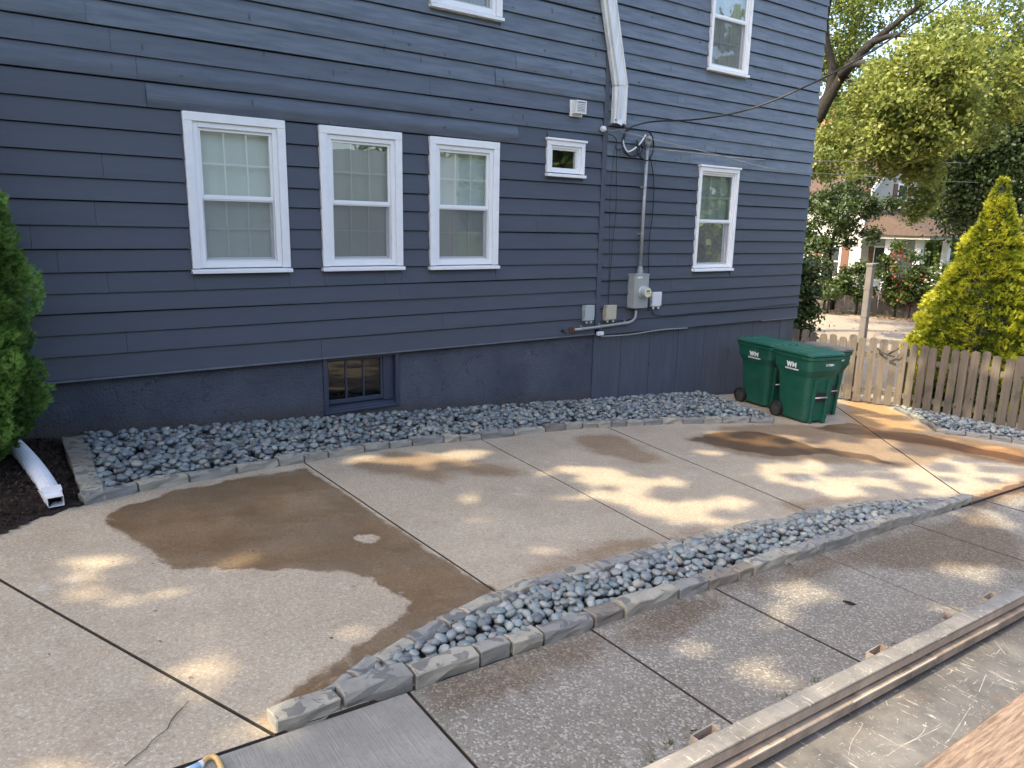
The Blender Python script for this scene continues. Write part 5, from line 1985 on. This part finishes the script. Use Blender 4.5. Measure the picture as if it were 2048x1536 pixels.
def evergreen(name, label, cx, cy, z0, prof, lumps, n, size, mat, up=.8, group=None, ysq=1.0, gaps=True):
    """prof: list of (height, radius); lumpy cone of sprays over a dark core"""
    t = thing(name, (cx, cy, z0), label, 'evergreen', group)
    hs = np.array([p[0] for p in prof]); rs = np.array([p[1] for p in prof])
    H = hs[-1]
    # area-weighted heights
    hh = rng.uniform(0, H, n * 3)
    rr = np.interp(hh, hs, rs)
    keep = rng.uniform(0, rs.max(), n * 3) < rr + .03
    hh = hh[keep][:n]; rr = np.interp(hh, hs, rs)
    th = rng.uniform(0, 2 * math.pi, len(hh))
    lump = np.array([mnoise.noise(Vector((math.cos(a) * lumps * r_, math.sin(a) * lumps * r_, h * lumps * .8 + cx))) for a, h, r_ in zip(th, hh, rr)])
    lump2 = np.array([mnoise.noise(Vector((math.cos(a) * lumps * r_ * 2.7, math.sin(a) * lumps * 2.7 * r_, h * lumps * 2.3 + cy))) for a, h, r_ in zip(th, hh, rr)])
    if gaps:
        kp = (lump2 > -.34) | (rng.random(len(hh)) < .25)
        hh, rr, th, lump, lump2 = hh[kp], rr[kp], th[kp], lump[kp], lump2[kp]
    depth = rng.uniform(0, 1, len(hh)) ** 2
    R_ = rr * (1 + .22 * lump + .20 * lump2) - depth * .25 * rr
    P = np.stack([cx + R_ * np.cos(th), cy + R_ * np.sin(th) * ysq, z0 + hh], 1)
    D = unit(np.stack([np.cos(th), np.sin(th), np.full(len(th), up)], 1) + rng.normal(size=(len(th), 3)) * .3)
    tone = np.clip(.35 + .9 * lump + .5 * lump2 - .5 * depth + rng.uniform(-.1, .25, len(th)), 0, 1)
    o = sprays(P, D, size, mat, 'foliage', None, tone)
    o.parent = t; o.matrix_parent_inverse = Matrix.Translation(-Vector(t.location))
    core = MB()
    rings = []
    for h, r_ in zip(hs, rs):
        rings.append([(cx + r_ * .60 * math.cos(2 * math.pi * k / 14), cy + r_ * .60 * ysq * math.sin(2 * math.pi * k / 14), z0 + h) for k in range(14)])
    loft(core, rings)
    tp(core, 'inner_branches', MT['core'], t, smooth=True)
    tp(MB().tube([(cx, cy, z0 - .1), (cx, cy, z0 + H * .6)], [.06, .03], 8), 'trunk', MT['bark'], t)
    return t


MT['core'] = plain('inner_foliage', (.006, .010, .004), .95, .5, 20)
# clipped arborvitae in the mulch: outline follows the photographed lobes
ac = np.array([-.42, 7.05])
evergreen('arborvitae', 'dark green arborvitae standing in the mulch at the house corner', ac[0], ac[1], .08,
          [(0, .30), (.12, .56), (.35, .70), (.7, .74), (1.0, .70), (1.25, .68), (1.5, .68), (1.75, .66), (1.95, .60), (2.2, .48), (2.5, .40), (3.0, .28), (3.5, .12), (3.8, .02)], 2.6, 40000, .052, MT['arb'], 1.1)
# golden conifers beyond the fence
gc = at(1965, 690, 15.2)
gz0 = float(far_z(gc[0])) - .05
gh = at(2006, 363, 14.9)[2] - gz0
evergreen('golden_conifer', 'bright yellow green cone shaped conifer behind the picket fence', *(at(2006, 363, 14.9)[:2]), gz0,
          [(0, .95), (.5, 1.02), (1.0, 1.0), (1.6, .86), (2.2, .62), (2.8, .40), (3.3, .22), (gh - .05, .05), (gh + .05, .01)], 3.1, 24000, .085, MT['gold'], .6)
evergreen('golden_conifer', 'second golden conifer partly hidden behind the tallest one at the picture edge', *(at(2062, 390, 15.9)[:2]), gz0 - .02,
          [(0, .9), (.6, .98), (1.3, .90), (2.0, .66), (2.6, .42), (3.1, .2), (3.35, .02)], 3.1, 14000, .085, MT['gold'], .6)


# ------------------------------------------------------------------ broadleaf shrubs and trees
def foliage_thing(name, label, cat, base, parts_leaf, mat, leaf, trunk=None, group=None, extra=None):
    t = thing(name, tuple(base), label, cat, group)
    P = np.concatenate([p for p, _ in parts_leaf]); tn = np.concatenate([q for _, q in parts_leaf])
    o = quads_mesh('crown', leaf_quads(P, leaf, .62, .6), tn, mat)
    o.parent = t; o.matrix_parent_inverse = Matrix.Translation(-Vector(t.location))
    if trunk:
        for i, (pts, r) in enumerate(trunk):
            sp = smooth_path(pts, 5)
            rr = np.interp(np.linspace(0, 1, len(sp)), np.linspace(0, 1, len(r)), r)
            tp(MB().tube(sp, list(rr), 9), 'trunk' if i == 0 else 'limb', MT['bark'], t, smooth=True)
    if extra:
        for nm, m2, P2, sz in extra:
            o = quads_mesh(nm, leaf_quads(P2, sz, .9, .3), rng.uniform(0, 1, len(P2)), m2)
            o.parent = t; o.matrix_parent_inverse = Matrix.Translation(-Vector(t.location))
    return t


def ell(px, py, d, rp, n_cl, n, spread, gap=None):
    """ellipsoid given by picture size at a distance"""
    c = at(px, py, d)
    k = d / FPX
    r = np.array([rp[0] * k, rp[0] * k, rp[1] * k])
    return clumps(c, r, n_cl, n, spread, gap)


# the big maple
D0 = 25
mb_ = at(1560, 620, D0 + 1); mb_[2] = float(far_z(mb_[0]))
LF = .115
MAPLE = [(1665, 40, 3, 70, 90, 90, 5200, .17, -.2), (1650, 170, 3, 50, 60, 40, 2600, .17, -.1), (1765, 10, 2, 80, 50, 70, 3600, .17, -.15), (1725, 235, 1, 60, 45, 50, 3800, .16, .0), (1715, 120, 2, 60, 60, 40, 2200, .16, -.1),
         (1770, 200, -3, 60, 60, 60, 5000, .16, .1), (1850, 165, -4, 85, 70, 120, 11000, .16, .25), (1905, 100, -3, 60, 60, 60, 5200, .16, .1), (1690, 285, -1, 60, 34, 50, 4200, .15, .1), (1870, 255, -4, 60, 50, 70, 6400, .15, .3),
         (1800, 280, -4, 60, 40, 50, 4400, .15, .2), (1995, 50, 1, 80, 80, 80, 6000, .18, -.05), (1840, -70, 1, 240, 50, 120, 6500, .2, -.2), (2055, 170, -2, 50, 60, 50, 4500, .16, .2), (1560, 60, 3, 60, 140, 60, 3000, .2, -.2),
         (1840, 390, -2, 24, 45, 20, 1300, .13, .15), (1740, 335, -3, 70, 20, 22, 1100, .13, .05), (1640, 330, -3, 40, 26, 16, 900, .13, 0), (1845, 325, -3, 36, 36, 26, 2200, .14, .2), (1960, 240, -1, 50, 40, 30, 2200, .16, .0)]
parts = []
for (px_, py_, dd_, rx2, ry2, ncl, nlf, spd, tn_) in MAPLE:
    P_, q_ = ell(px_, py_, D0 + dd_, (rx2, ry2), int(ncl * 1.8), int(nlf * 1.15), spd, -.20)
    parts.append((P_, np.clip(q_ + tn_, 0, 1)))
foliage_thing('maple_tree', 'tall maple with sunlit yellow green leaves and dark slanting limbs above the far houses', 'tree', mb_, parts, MT['leaf'], LF,
              [([mb_, at(1560, 420, D0), at(1600, 300, D0), at(1640, 225, D0), at(1685, 150, D0), at(1745, 85, D0), at(1840, 10, D0)], [.42, .34, .26, .20, .15, .11, .05]),
               ([at(1640, 235, D0), at(1665, 150, D0), at(1650, 60, D0), at(1665, -20, D0)], [.16, .12, .09, .05]),
               ([at(1683, 150, D0), at(1710, 128, D0 - 1), at(1760, 130, D0 - 2), at(1830, 110, D0 - 3)], [.14, .10, .07, .03]),
               ([at(1690, 155, D0), at(1720, 180, D0 - 1), at(1780, 190, D0 - 2), at(1850, 260, D0 - 3)], [.08, .06, .05, .02]),
               ([at(1745, 85, D0), at(1800, 70, D0 - 1), at(1900, 90, D0 - 1)], [.09, .06, .03])])
# dark tree behind the golden conifer
db = at(2010, 560, 34); db[2] = float(far_z(db[0]))
foliage_thing('shade_tree', 'dense dark green tree standing behind the golden conifers', 'tree', db,
              [ell(2000, 250, 33, (100, 110), 90, 26000, .40), ell(1940, 330, 31, (60, 80), 40, 11000, .34), ell(2070, 380, 33, (90, 90), 50, 11000, .4), ell(1950, 430, 32, (50, 40), 24, 2400, .32), ell(2060, 130, 35, (90, 80), 40, 4500, .4)],
              MT['leaf_dark'], .15, [([db, at(2015, 420, 34), at(2005, 250, 34)], [.35, .25, .1])])
# small dark tree against the porch house
sb = at(1668, 585, 39); sb[2] = float(far_z(sb[0]))
foliage_thing('dogwood_tree', 'small dark leaved tree hugging the porch house next to the blue house corner', 'tree', sb,
              [ell(1635, 440, 38, (34, 55), 26, 3400, .20), ell(1695, 425, 37, (50, 28), 20, 2600, .19), ell(1632, 520, 37, (32, 50), 22, 2800, .2), ell(1745, 410, 37, (45, 22), 16, 1700, .18), ell(1690, 365, 37, (55, 22), 16, 1600, .18), ell(1725, 475, 37, (38, 20), 12, 1100, .17)],
              MT['leaf_dark'], .15, [([sb, at(1660, 500, 38), at(1690, 430, 38)], [.12, .09, .04]), ([at(1660, 500, 38), at(1625, 440, 38)], [.07, .03])])
# shrubs behind the far fence
def shrub(px, py, d, rp, n, mat, leaf, label, extra=None, name='shrub'):
    b = at(px, py, d); b[2] = float(far_z(b[0]))
    return foliage_thing(name, label, 'shrub', b, [ell(px, py, d, rp, max(10, n // 130), n, .16)], MT[mat], leaf, [([b, at(px, py, d)], [.05, .02])], 'shrubs behind the far fence', extra)


fl_red = np.concatenate([at(x, y, 36.2) + rng.normal(size=(14, 3)) * .13 for x, y in ((1788, 508), (1800, 505), (1788, 528), (1814, 522), (1793, 553), (1846, 556), (1806, 566), (1805, 598))])
shrub(1800, 545, 36.8, (34, 55), 4200, 'leaf_mid', .15, 'rambling rose bush with red flowers spilling over the far fence', [('blossom', MT['flower_red'], fl_red, .085)], 'rose_bush')
fl_w = at(1890, 565, 36.2) + rng.normal(size=(130, 3)) * np.array([.4, .5, .45])
shrub(1885, 570, 37, (30, 35), 2600, 'leaf_mid', .14, 'shrub dotted with white flowers between rose bush and golden conifer', [('blossom', MT['flower_white'], fl_w, .10)], 'flowering_shrub')
shrub(1720, 560, 36.6, (45, 32), 3000, 'leaf_dark', .15, 'low dark shrub below the porch house wall')
shrub(1845, 565, 37.2, (40, 30), 2600, 'leaf_dark', .15, 'low dark shrub right behind the rose bush')
shrub(1660, 575, 35.8, (30, 22), 1500, 'leaf_mid', .14, 'small shrub at the end of the far fence by the blue house corner')
shrub(1606, 605, 22, (20, 85), 4200, 'leaf_dark', .12, 'ivy clad bush right at the corner of the blue house')
shrub(1870, 460, 48, (50, 42), 3600, 'leaf', .26, 'sunlit yellow green bush past the porch roof')
shrub(1930, 500, 52, (60, 30), 3200, 'leaf', .26, 'sunlit low hedge across the lawn beyond the porch')
shrub(1960, 455, 50, (40, 45), 2600, 'leaf_mid', .26, 'green bush against the second white house')
# wood far behind everything
parts = []
for i in range(30):
    a = math.radians(rng.uniform(2, 80))
    d = rng.uniform(75, 95)
    c = np.array([d * math.cos(math.radians(10) + a * .9), d * math.sin(math.radians(-12) + a * .9), rng.uniform(1, 9)])
    parts.append(clumps(c, np.array([7, 7, 6]), 50, 2600, .7))
for i in range(34):
    a = math.radians(rng.uniform(185, 352))
    d = rng.uniform(32, 46)
    parts.append(clumps(np.array([d * math.cos(a), d * math.sin(a), rng.uniform(3, 10)]), np.array([5, 5, 5]), 40, 1500, .8))
P = np.concatenate([p for p, _ in parts]); tn = np.concatenate([q for _, q in parts])
tag(quads_mesh('woods', leaf_quads(P, .75, .7, .4), tn, MT['leaf_mid']), 'distant wood of mixed green trees closing off the view beyond the houses', 'woods', kind='stuff')

# ------------------------------------------------------------------ far fence
ff = tag(empty('board_fence', (33, 18, float(far_z(33)))), 'brown board fence along the back of the far lot', 'fence')
fk = [picket_mesh(1.0, .19), picket_mesh(1.0, .20)]
for p in fk: p.materials.append(MT['far_picket'])
fA, fB = np.array([33.4, 21.5]), np.array([33.4, 8.0])
e = unit(fB - fA); L = np.linalg.norm(fB - fA)
zb = float(far_z(33.4))
s_ = 0
i = 0
while s_ < L:
    p = fA + e * s_
    place_picket(fk[i % 2], p, zb + .02 + random.uniform(-.01, .01), math.pi / 2, 1.12 * random.uniform(.98, 1.02), ff, random.uniform(-.01, .01))
    s_ += .205; i += 1
for hz in (.12, .92):
    tp(MB().box((33.37, fB[1], zb + hz), (33.395 - .0115, fA[1], zb + hz + .09)), 'rail', MT['far_picket'], ff)
for k in range(7):
    y = fA[1] - 1.1 - 2.05 * k
    tp(MB().box((33.27, y - .08, zb - .05), (33.365, y + .08, zb + 1.16)), 'post', MT['far_picket'], ff)

# ------------------------------------------------------------------ the porch house
hc = np.array([36.6, 20.6])
hz0 = float(far_z(36.6))
ph = tag(empty('porch_house', (hc[0], hc[1], hz0)), 'white clapboard cottage with brown roof and corner porch behind the leaves', 'house')
HX0, HX1, HY0, HY1 = 36.6, 43.2, 20.6, 32
ze, za = 4.25, 7.15
xm = (HX0 + HX1) / 2
m = MB().box((HX0, HY0, hz0 - .1), (HX1, HY1, ze))
m.add([(HX0, HY0, ze), (HX1, HY0, ze), (xm, HY0, za), (HX0, HY1, ze), (HX1, HY1, ze), (xm, HY1, za)], [(0, 1, 2), (3, 5, 4), (0, 2, 5, 3), (1, 4, 5, 2)])
tp(m, 'wall', MT['house_white'], ph)
m = MB()
ov = .35
sl = (za - ze) / (xm - HX0)
for sx in (-1, 1):
    xe = xm + sx * (xm - HX0 + ov)
    zz = ze - sl * ov
    m.add([(xe, HY0 - .35, zz + .05), (xm, HY0 - .35, za + .05), (xm, HY1 + .3, za + .05), (xe, HY1 + .3, zz + .05), (xe, HY0 - .35, zz + .2), (xm, HY0 - .35, za + .2), (xm, HY1 + .3, za + .2), (xe, HY1 + .3, zz + .2)],
          [(0, 3, 2, 1), (4, 5, 6, 7), (0, 1, 5, 4), (1, 2, 6, 5), (2, 3, 7, 6), (3, 0, 4, 7)])
rfh = tp(m, 'roof', MT['shingle'], ph)
o = MB().box((xm - .7, HY0 + 4.0, za - .6), (xm + .4, HY0 + 5.2, za + 1.35)).box((xm - .78, HY0 + 3.92, za + 1.35), (xm + .48, HY0 + 5.28, za + 1.5)).build('chimney', MT['brick'], None)
o.parent = rfh; o.matrix_parent_inverse = rfh.matrix_parent_inverse.copy()
o.matrix_parent_inverse = Matrix.Identity(4)
for sx in (-1, 1):
    xe = xm + sx * (xm - HX0 + ov)
    tp(MB().add([(xe, HY0 - .40, ze - sl * ov - .10), (xm, HY0 - .40, za - .10), (xm, HY0 - .40, za + .2), (xe, HY0 - .40, ze - sl * ov + .2), (xe, HY0 - .352, ze - sl * ov - .10), (xm, HY0 - .352, za - .10), (xm, HY0 - .352, za + .2), (xe, HY0 - .352, ze - sl * ov + .2)],
                [(0, 1, 2, 3), (7, 6, 5, 4), (0, 4, 5, 1), (3, 2, 6, 7), (0, 3, 7, 4)]), 'barge_board', MT['white'], ph)


def far_window(par, face, u, z, wd, ht, fixed, shutters=True):
    """face 'y': on a wall of constant y facing -y; face 'x': facing -x"""
    def B(u0, u1, z0, z1, d0, d1):
        if face == 'y': return MB().box((u0, fixed - d1, z0), (u1, fixed - d0, z1))
        return MB().box((fixed - d1, u0, z0), (fixed - d0, u1, z1))
    fr = tp(B(u - wd / 2 - .1, u + wd / 2 + .1, z - .1, z + ht + .1, .0, .04), 'window', MT['white'], par)
    for (z0, z1) in ((z, z + ht / 2 - .03), (z + ht / 2 + .03, z + ht)):
        o = B(u - wd / 2, u + wd / 2, z0, z1, .041, .05).build('pane', MT['pane_dark'], None); o.parent = fr
    if shutters:
        for s2 in (-1, 1):
            c = u + s2 * (wd / 2 + .32)
            tp(B(c - .2, c + .2, z - .05, z + ht + .05, .0, .05), 'shutter', MT['brown_shutter'], par)


far_window(ph, 'y', xm, 3.0, .8, 1.5, HY0)
far_window(ph, 'x', 22.2, -.2, .9, 1.5, HX0)
far_window(ph, 'x', 25.4, -.2, .9, 1.5, HX0)
far_window(ph, 'y', 38.3, -.3, .9, 1.6, HY0)
# porch
py0, py1 = 17.6, HY0 - .36
pf = hz0 + .45
tp(MB().box((36.7, py0, hz0 - .1), (42.2, HY0 - .01, pf)), 'porch_floor', MT['white'], ph)
pe = 1.78
m = MB()
m.add([(36.2, py0 - .5, pe), (42.8, py0 - .5, pe), (42.8, HY0 - .01, pe), (36.2, HY0 - .01, pe), (36.2, py0 - .5, pe + .16), (42.8, py0 - .5, pe + .16), (42.8, HY0 - .01, pe + .16), (36.2, HY0 - .01, pe + .16)],
      [(0, 3, 2, 1), (4, 5, 6, 7), (0, 1, 5, 4), (1, 2, 6, 5), (2, 3, 7, 6), (3, 0, 4, 7)])
tp(m, 'porch_beam', MT['house_white'], ph)
m = MB().add([(36.1, py0 - .6, pe + .165), (42.9, py0 - .6, pe + .165), (42.9, HY0 - .02, pe + .165), (36.1, HY0 - .02, pe + .165), (37.6, HY0 - .02, pe + 1.35), (41.4, HY0 - .02, pe + 1.35)],
             [(0, 3, 2, 1), (0, 1, 5, 4), (1, 2, 5), (3, 0, 4), (2, 3, 4, 5)])
tp(m, 'porch_roof', MT['shingle'], ph)
for (x, y) in ((36.85, 19.3), (36.85, 17.85), (39.6, 17.85), (42.0, 17.85)):
    tp(MB().box((x - .15, y - .15, pf + .001), (x + .15, y + .15, pe - .001)).box((x - .2, y - .2, pf), (x + .2, y + .2, pf + .15)), 'column', MT['white'], ph)
tp(MB().box((36.68, py0 + .3, pf + .001), (36.76, 19.1, pf + .7)), 'porch_railing', MT['white'], ph)

# second white house
c2 = at(1985, 470, 66)
g2 = float(far_z(60))
wh = tag(empty('white_house', (c2[0], c2[1], g2)), 'second white house glimpsed behind the dark tree', 'house')
x0, y0 = 57.5, 20.5
m = MB().box((x0, y0, g2 - .2), (x0 + 8, y0 + 9, 6.2))
m.add([(x0, y0, 6.2), (x0, y0 + 9, 6.2), (x0, y0 + 4.5, 10.0), (x0 + 8, y0, 6.2), (x0 + 8, y0 + 9, 6.2), (x0 + 8, y0 + 4.5, 10.0)], [(0, 2, 1), (3, 4, 5), (0, 3, 5, 2), (1, 2, 5, 4)])
tp(m, 'wall', MT['house_white'], wh)
m = MB()
for (ya, yb_) in ((y0 - .4, y0 + 4.5), (y0 + 9.4, y0 + 4.5)):
    m.add([(x0 - .4, ya, 5.92), (x0 + 8.4, ya, 5.92), (x0 + 8.4, yb_, 10.08), (x0 - .4, yb_, 10.08), (x0 - .4, ya, 6.1), (x0 + 8.4, ya, 6.1), (x0 + 8.4, yb_, 10.26), (x0 - .4, yb_, 10.26)],
          [(0, 3, 2, 1), (4, 5, 6, 7), (0, 1, 5, 4), (1, 2, 6, 5), (2, 3, 7, 6), (3, 0, 4, 7)])
tp(m, 'roof', MT['shingle'], wh)
for u in (22.6, 25.2, 27.4):
    far_window(wh, 'x', u, .8, 1.0, 1.8, x0, False)
    far_window(wh, 'x', u, 3.8, 1.0, 1.6, x0, False)

# ------------------------------------------------------------------ across the yard, seen in the window panes
nb = tag(empty('neighbour_house', (6, -13, 0)), 'white gabled house across the yard mirrored in the window panes', 'house')
nx0, nx1, ny1 = 3.0, 16.0, -10.5
m = MB().box((nx0, -20, -1.2), (nx1, ny1, 4.6))
m.add([(nx0, ny1, 4.6), (nx0 + 6, ny1, 4.6), (nx0 + 3, ny1, 7.8), (nx0, -20, 4.6), (nx0 + 6, -20, 4.6), (nx0 + 3, -20, 7.8)], [(0, 1, 2), (3, 5, 4), (0, 2, 5, 3), (1, 4, 5, 2)])
tp(m, 'wall', MT['house_white'], nb)
m = MB()
for sx in (-1, 1):
    xm_ = nx0 + 3; xe = xm_ + sx * 3.5; zz = 4.05
    m.add([(xe, ny1 + .4, zz), (xm_, ny1 + .4, 7.85), (xm_, -20.4, 7.85), (xe, -20.4, zz), (xe, ny1 + .4, zz + .22), (xm_, ny1 + .4, 8.07), (xm_, -20.4, 8.07), (xe, -20.4, zz + .22)],
          [(0, 3, 2, 1), (4, 5, 6, 7), (0, 1, 5, 4), (1, 2, 6, 5), (2, 3, 7, 6), (3, 0, 4, 7)])
tp(m, 'roof', MT['shingle'], nb)
for (a, b) in (((nx0 - .5, 4.05), (nx0 + 3, 7.85)), ((nx0 + 3, 7.85), (nx0 + 6.5, 4.05))):
    tp(MB().obox((a[0], ny1 + .43, a[1]), (b[0], ny1 + .43, b[1]), (0, .02, 0), (0, 0, .14)), 'barge_board', MT['white'], nb)

# shade tree: its unseen crown is laid out between sun and driveway, gaps cut for the sun patches
DAP = [(1700, 985, 34), (1850, 975, 46), (1760, 882, 30), (2040, 1000, 34), (1600, 965, 22), (1500, 955, 20), (1240, 1000, 24), (1095, 950, 18), (1420, 905, 22), (490, 1115, 40), (110, 1147, 34), (155, 1121, 22), (212, 1132, 30), (150, 1187, 28), (225, 1198, 36), (265, 1124, 16), (430, 1168, 20), (480, 1170, 16), (415, 1380, 40), (365, 1345, 18), (540, 1445, 40), (400, 1492, 60), (120, 1530, 55), (140, 1247, 18),
       (430, 882, 40), (475, 890, 22), (735, 918, 34), (690, 926, 22), (870, 923, 46), (930, 908, 30), (905, 905, 20), (960, 985, 28), (1010, 1036, 24),
       (1180, 942, 36), (1225, 960, 42), (1280, 975, 50), (1330, 962, 30), (1200, 985, 30), (1310, 1012, 46), (1370, 1020, 46), (1440, 1020, 40), (1390, 1046, 30), (1470, 1000, 20), (1130, 1000, 16),
       (1480, 1052, 30), (1455, 1065, 20), (1560, 940, 34), (1600, 925, 30), (1690, 966, 40), (1760, 945, 34), (1540, 882, 40), (1600, 880, 34), (1655, 892, 50), (1450, 868, 26), (1740, 907, 46), (1820, 925, 60), (1880, 950, 60), (1950, 965, 60), (2020, 950, 60), (1900, 920, 40), (1780, 832, 44), (1820, 852, 34), (1700, 815, 26), (1750, 860, 20), (1990, 905, 40),
       (1590, 1176, 26), (1562, 1226, 30), (1620, 1190, 18), (1930, 1143, 36), (1905, 1226, 30), (1520, 1350, 40), (1380, 1300, 26), (560, 1512, 40), (900, 1500, 20), (1985, 1040, 40), (2030, 1060, 30), (1280, 1215, 16), (1760, 1120, 16)]
HOLES = []
for x, y, hw in DAP:
    p = gnd(x, y)
    HOLES.append((p, (.85 if x < 700 else 1.4) * max(.05, hw * np.linalg.norm(p - np.array([0, 0, CAM_Z])) / FPX * .95)))
for x, y, r_ in ((1745, 712, .26), (1722, 775, .16), (1788, 765, .16), (1700, 735, .14), (1812, 745, .16), (1850, 760, .10), (1930, 800, .07), (1765, 800, .12), (1640, 690, .35), (1560, 690, .3), (1500, 690, .2), (1665, 770, .10)):
    HOLES.append((at(x, y, 13.2), r_))
for _ in range(60):
    p = np.array([rng.uniform(-3, 11), rng.uniform(1.8, 7.5), 0]); p[2] = G(p[0])
    HOLES.append((p, rng.uniform(.02, .055)))
HP = np.array([h[0] for h in HOLES]); HR = np.array([h[1] for h in HOLES])
S = SUN_DIR
e1 = unit(np.cross(S, np.array([0, 1.0, 0]))); e2 = np.cross(S, e1)
pts = []
for layer in range(2):
    sp_ = .165
    for gx0 in np.arange(-6.5, 13.4, sp_ / math.sin(SUN_EL)):
        for gy0 in np.arange(-2.5, 7.72, sp_):
            x = gx0 + rng.uniform(-.07, .07); y = gy0 + rng.uniform(-.07, .07)
            if y < 1.0 and x > 1.2: continue
            if x > 11.2 and y > 5.7 and rng.random() < (x - 11.2): continue
            if x > 12.9 and rng.random() < .5: continue
            h = 9.8 + 2.2 * (.5 + .5 * mnoise.noise(Vector((x * .5, y * .5, layer * 3)))) + rng.uniform(-.3, .3) + layer * .8
            q = np.array([x, y, G(x)])
            pts.append(q + S * (h / S[2]))
pts = np.array(pts)
hu, hv = HP @ e1, HP @ e2
pu, pv = pts @ e1, pts @ e2
dd = np.sqrt((pu[:, None] - hu[None]) ** 2 + (pv[:, None] - hv[None]) ** 2) - HR[None] * .84
pts = pts[(dd.min(1) > .06) | (rng.random(len(pts)) < .09)]
n = len(pts)
V = leaf_quads(pts, .36, .95, 0, np.tile(S, (n, 1)))
tb = np.array([-12.0, -1.0, .72])
t = thing('yard_tree', tuple(tb), 'broad shade tree out of sight whose leaves dapple the driveway', 'tree')
o = quads_mesh('crown', V, rng.uniform(0, .8, n), MT['leaf_mid'])
o.parent = t; o.matrix_parent_inverse = Matrix.Translation(-Vector(t.location))
tp(MB().tube(smooth_path([tb, tb + np.array([.1, 0, 3]), tb + np.array([.3, .5, 7]), tb + np.array([.5, 2, 10.5])]), list(np.linspace(.42, .16, 19)), 10), 'trunk', MT['bark'], t, smooth=True)
for d_ in ((3, 4, 9.6), (4, -1, 10), (-1, 5, 10)):
    tp(MB().tube(smooth_path([tb + np.array([.3, .2, 4]), tb + np.array(d_) * np.array([.5, .5, .8]), tb + np.array(d_)]), list(np.linspace(.2, .05, 13)), 8), 'limb', MT['bark'], t, smooth=True)
# trees behind the viewer that the panes mirror
for (x, y, lab) in ((-4, -14, 'tall tree mirrored in the panes at the mulch end'), (20, -9, 'tall tree mirrored in the panes at the fence end')):
    b = np.array([x, y, float(far_z(x))])
    foliage_thing('yard_tree', lab, 'tree', b, [clumps((x, y, 6.5), (3.6, 3.6, 3.6), 60, 6000, .45)], MT['leaf_mid'], .34, [([b, b + np.array([0, 0, 3]), b + np.array([.2, 0, 6])], [.3, .22, .1])])

b = np.array([24, -5, float(far_z(24))])
foliage_thing('yard_hedge', 'loose green hedge mirrored in the panes nearest the bins', 'hedge', b, [clumps((22 + 2.2 * k, -2.5 - 2.3 * k, 1.4 + .5 * (k % 2)), (1.8, 1.8, 2.0), 26, 1500, .4) for k in range(6)], MT['leaf_mid'], .3, [([b, b + np.array([0, 0, 1.5])], [.08, .04])])
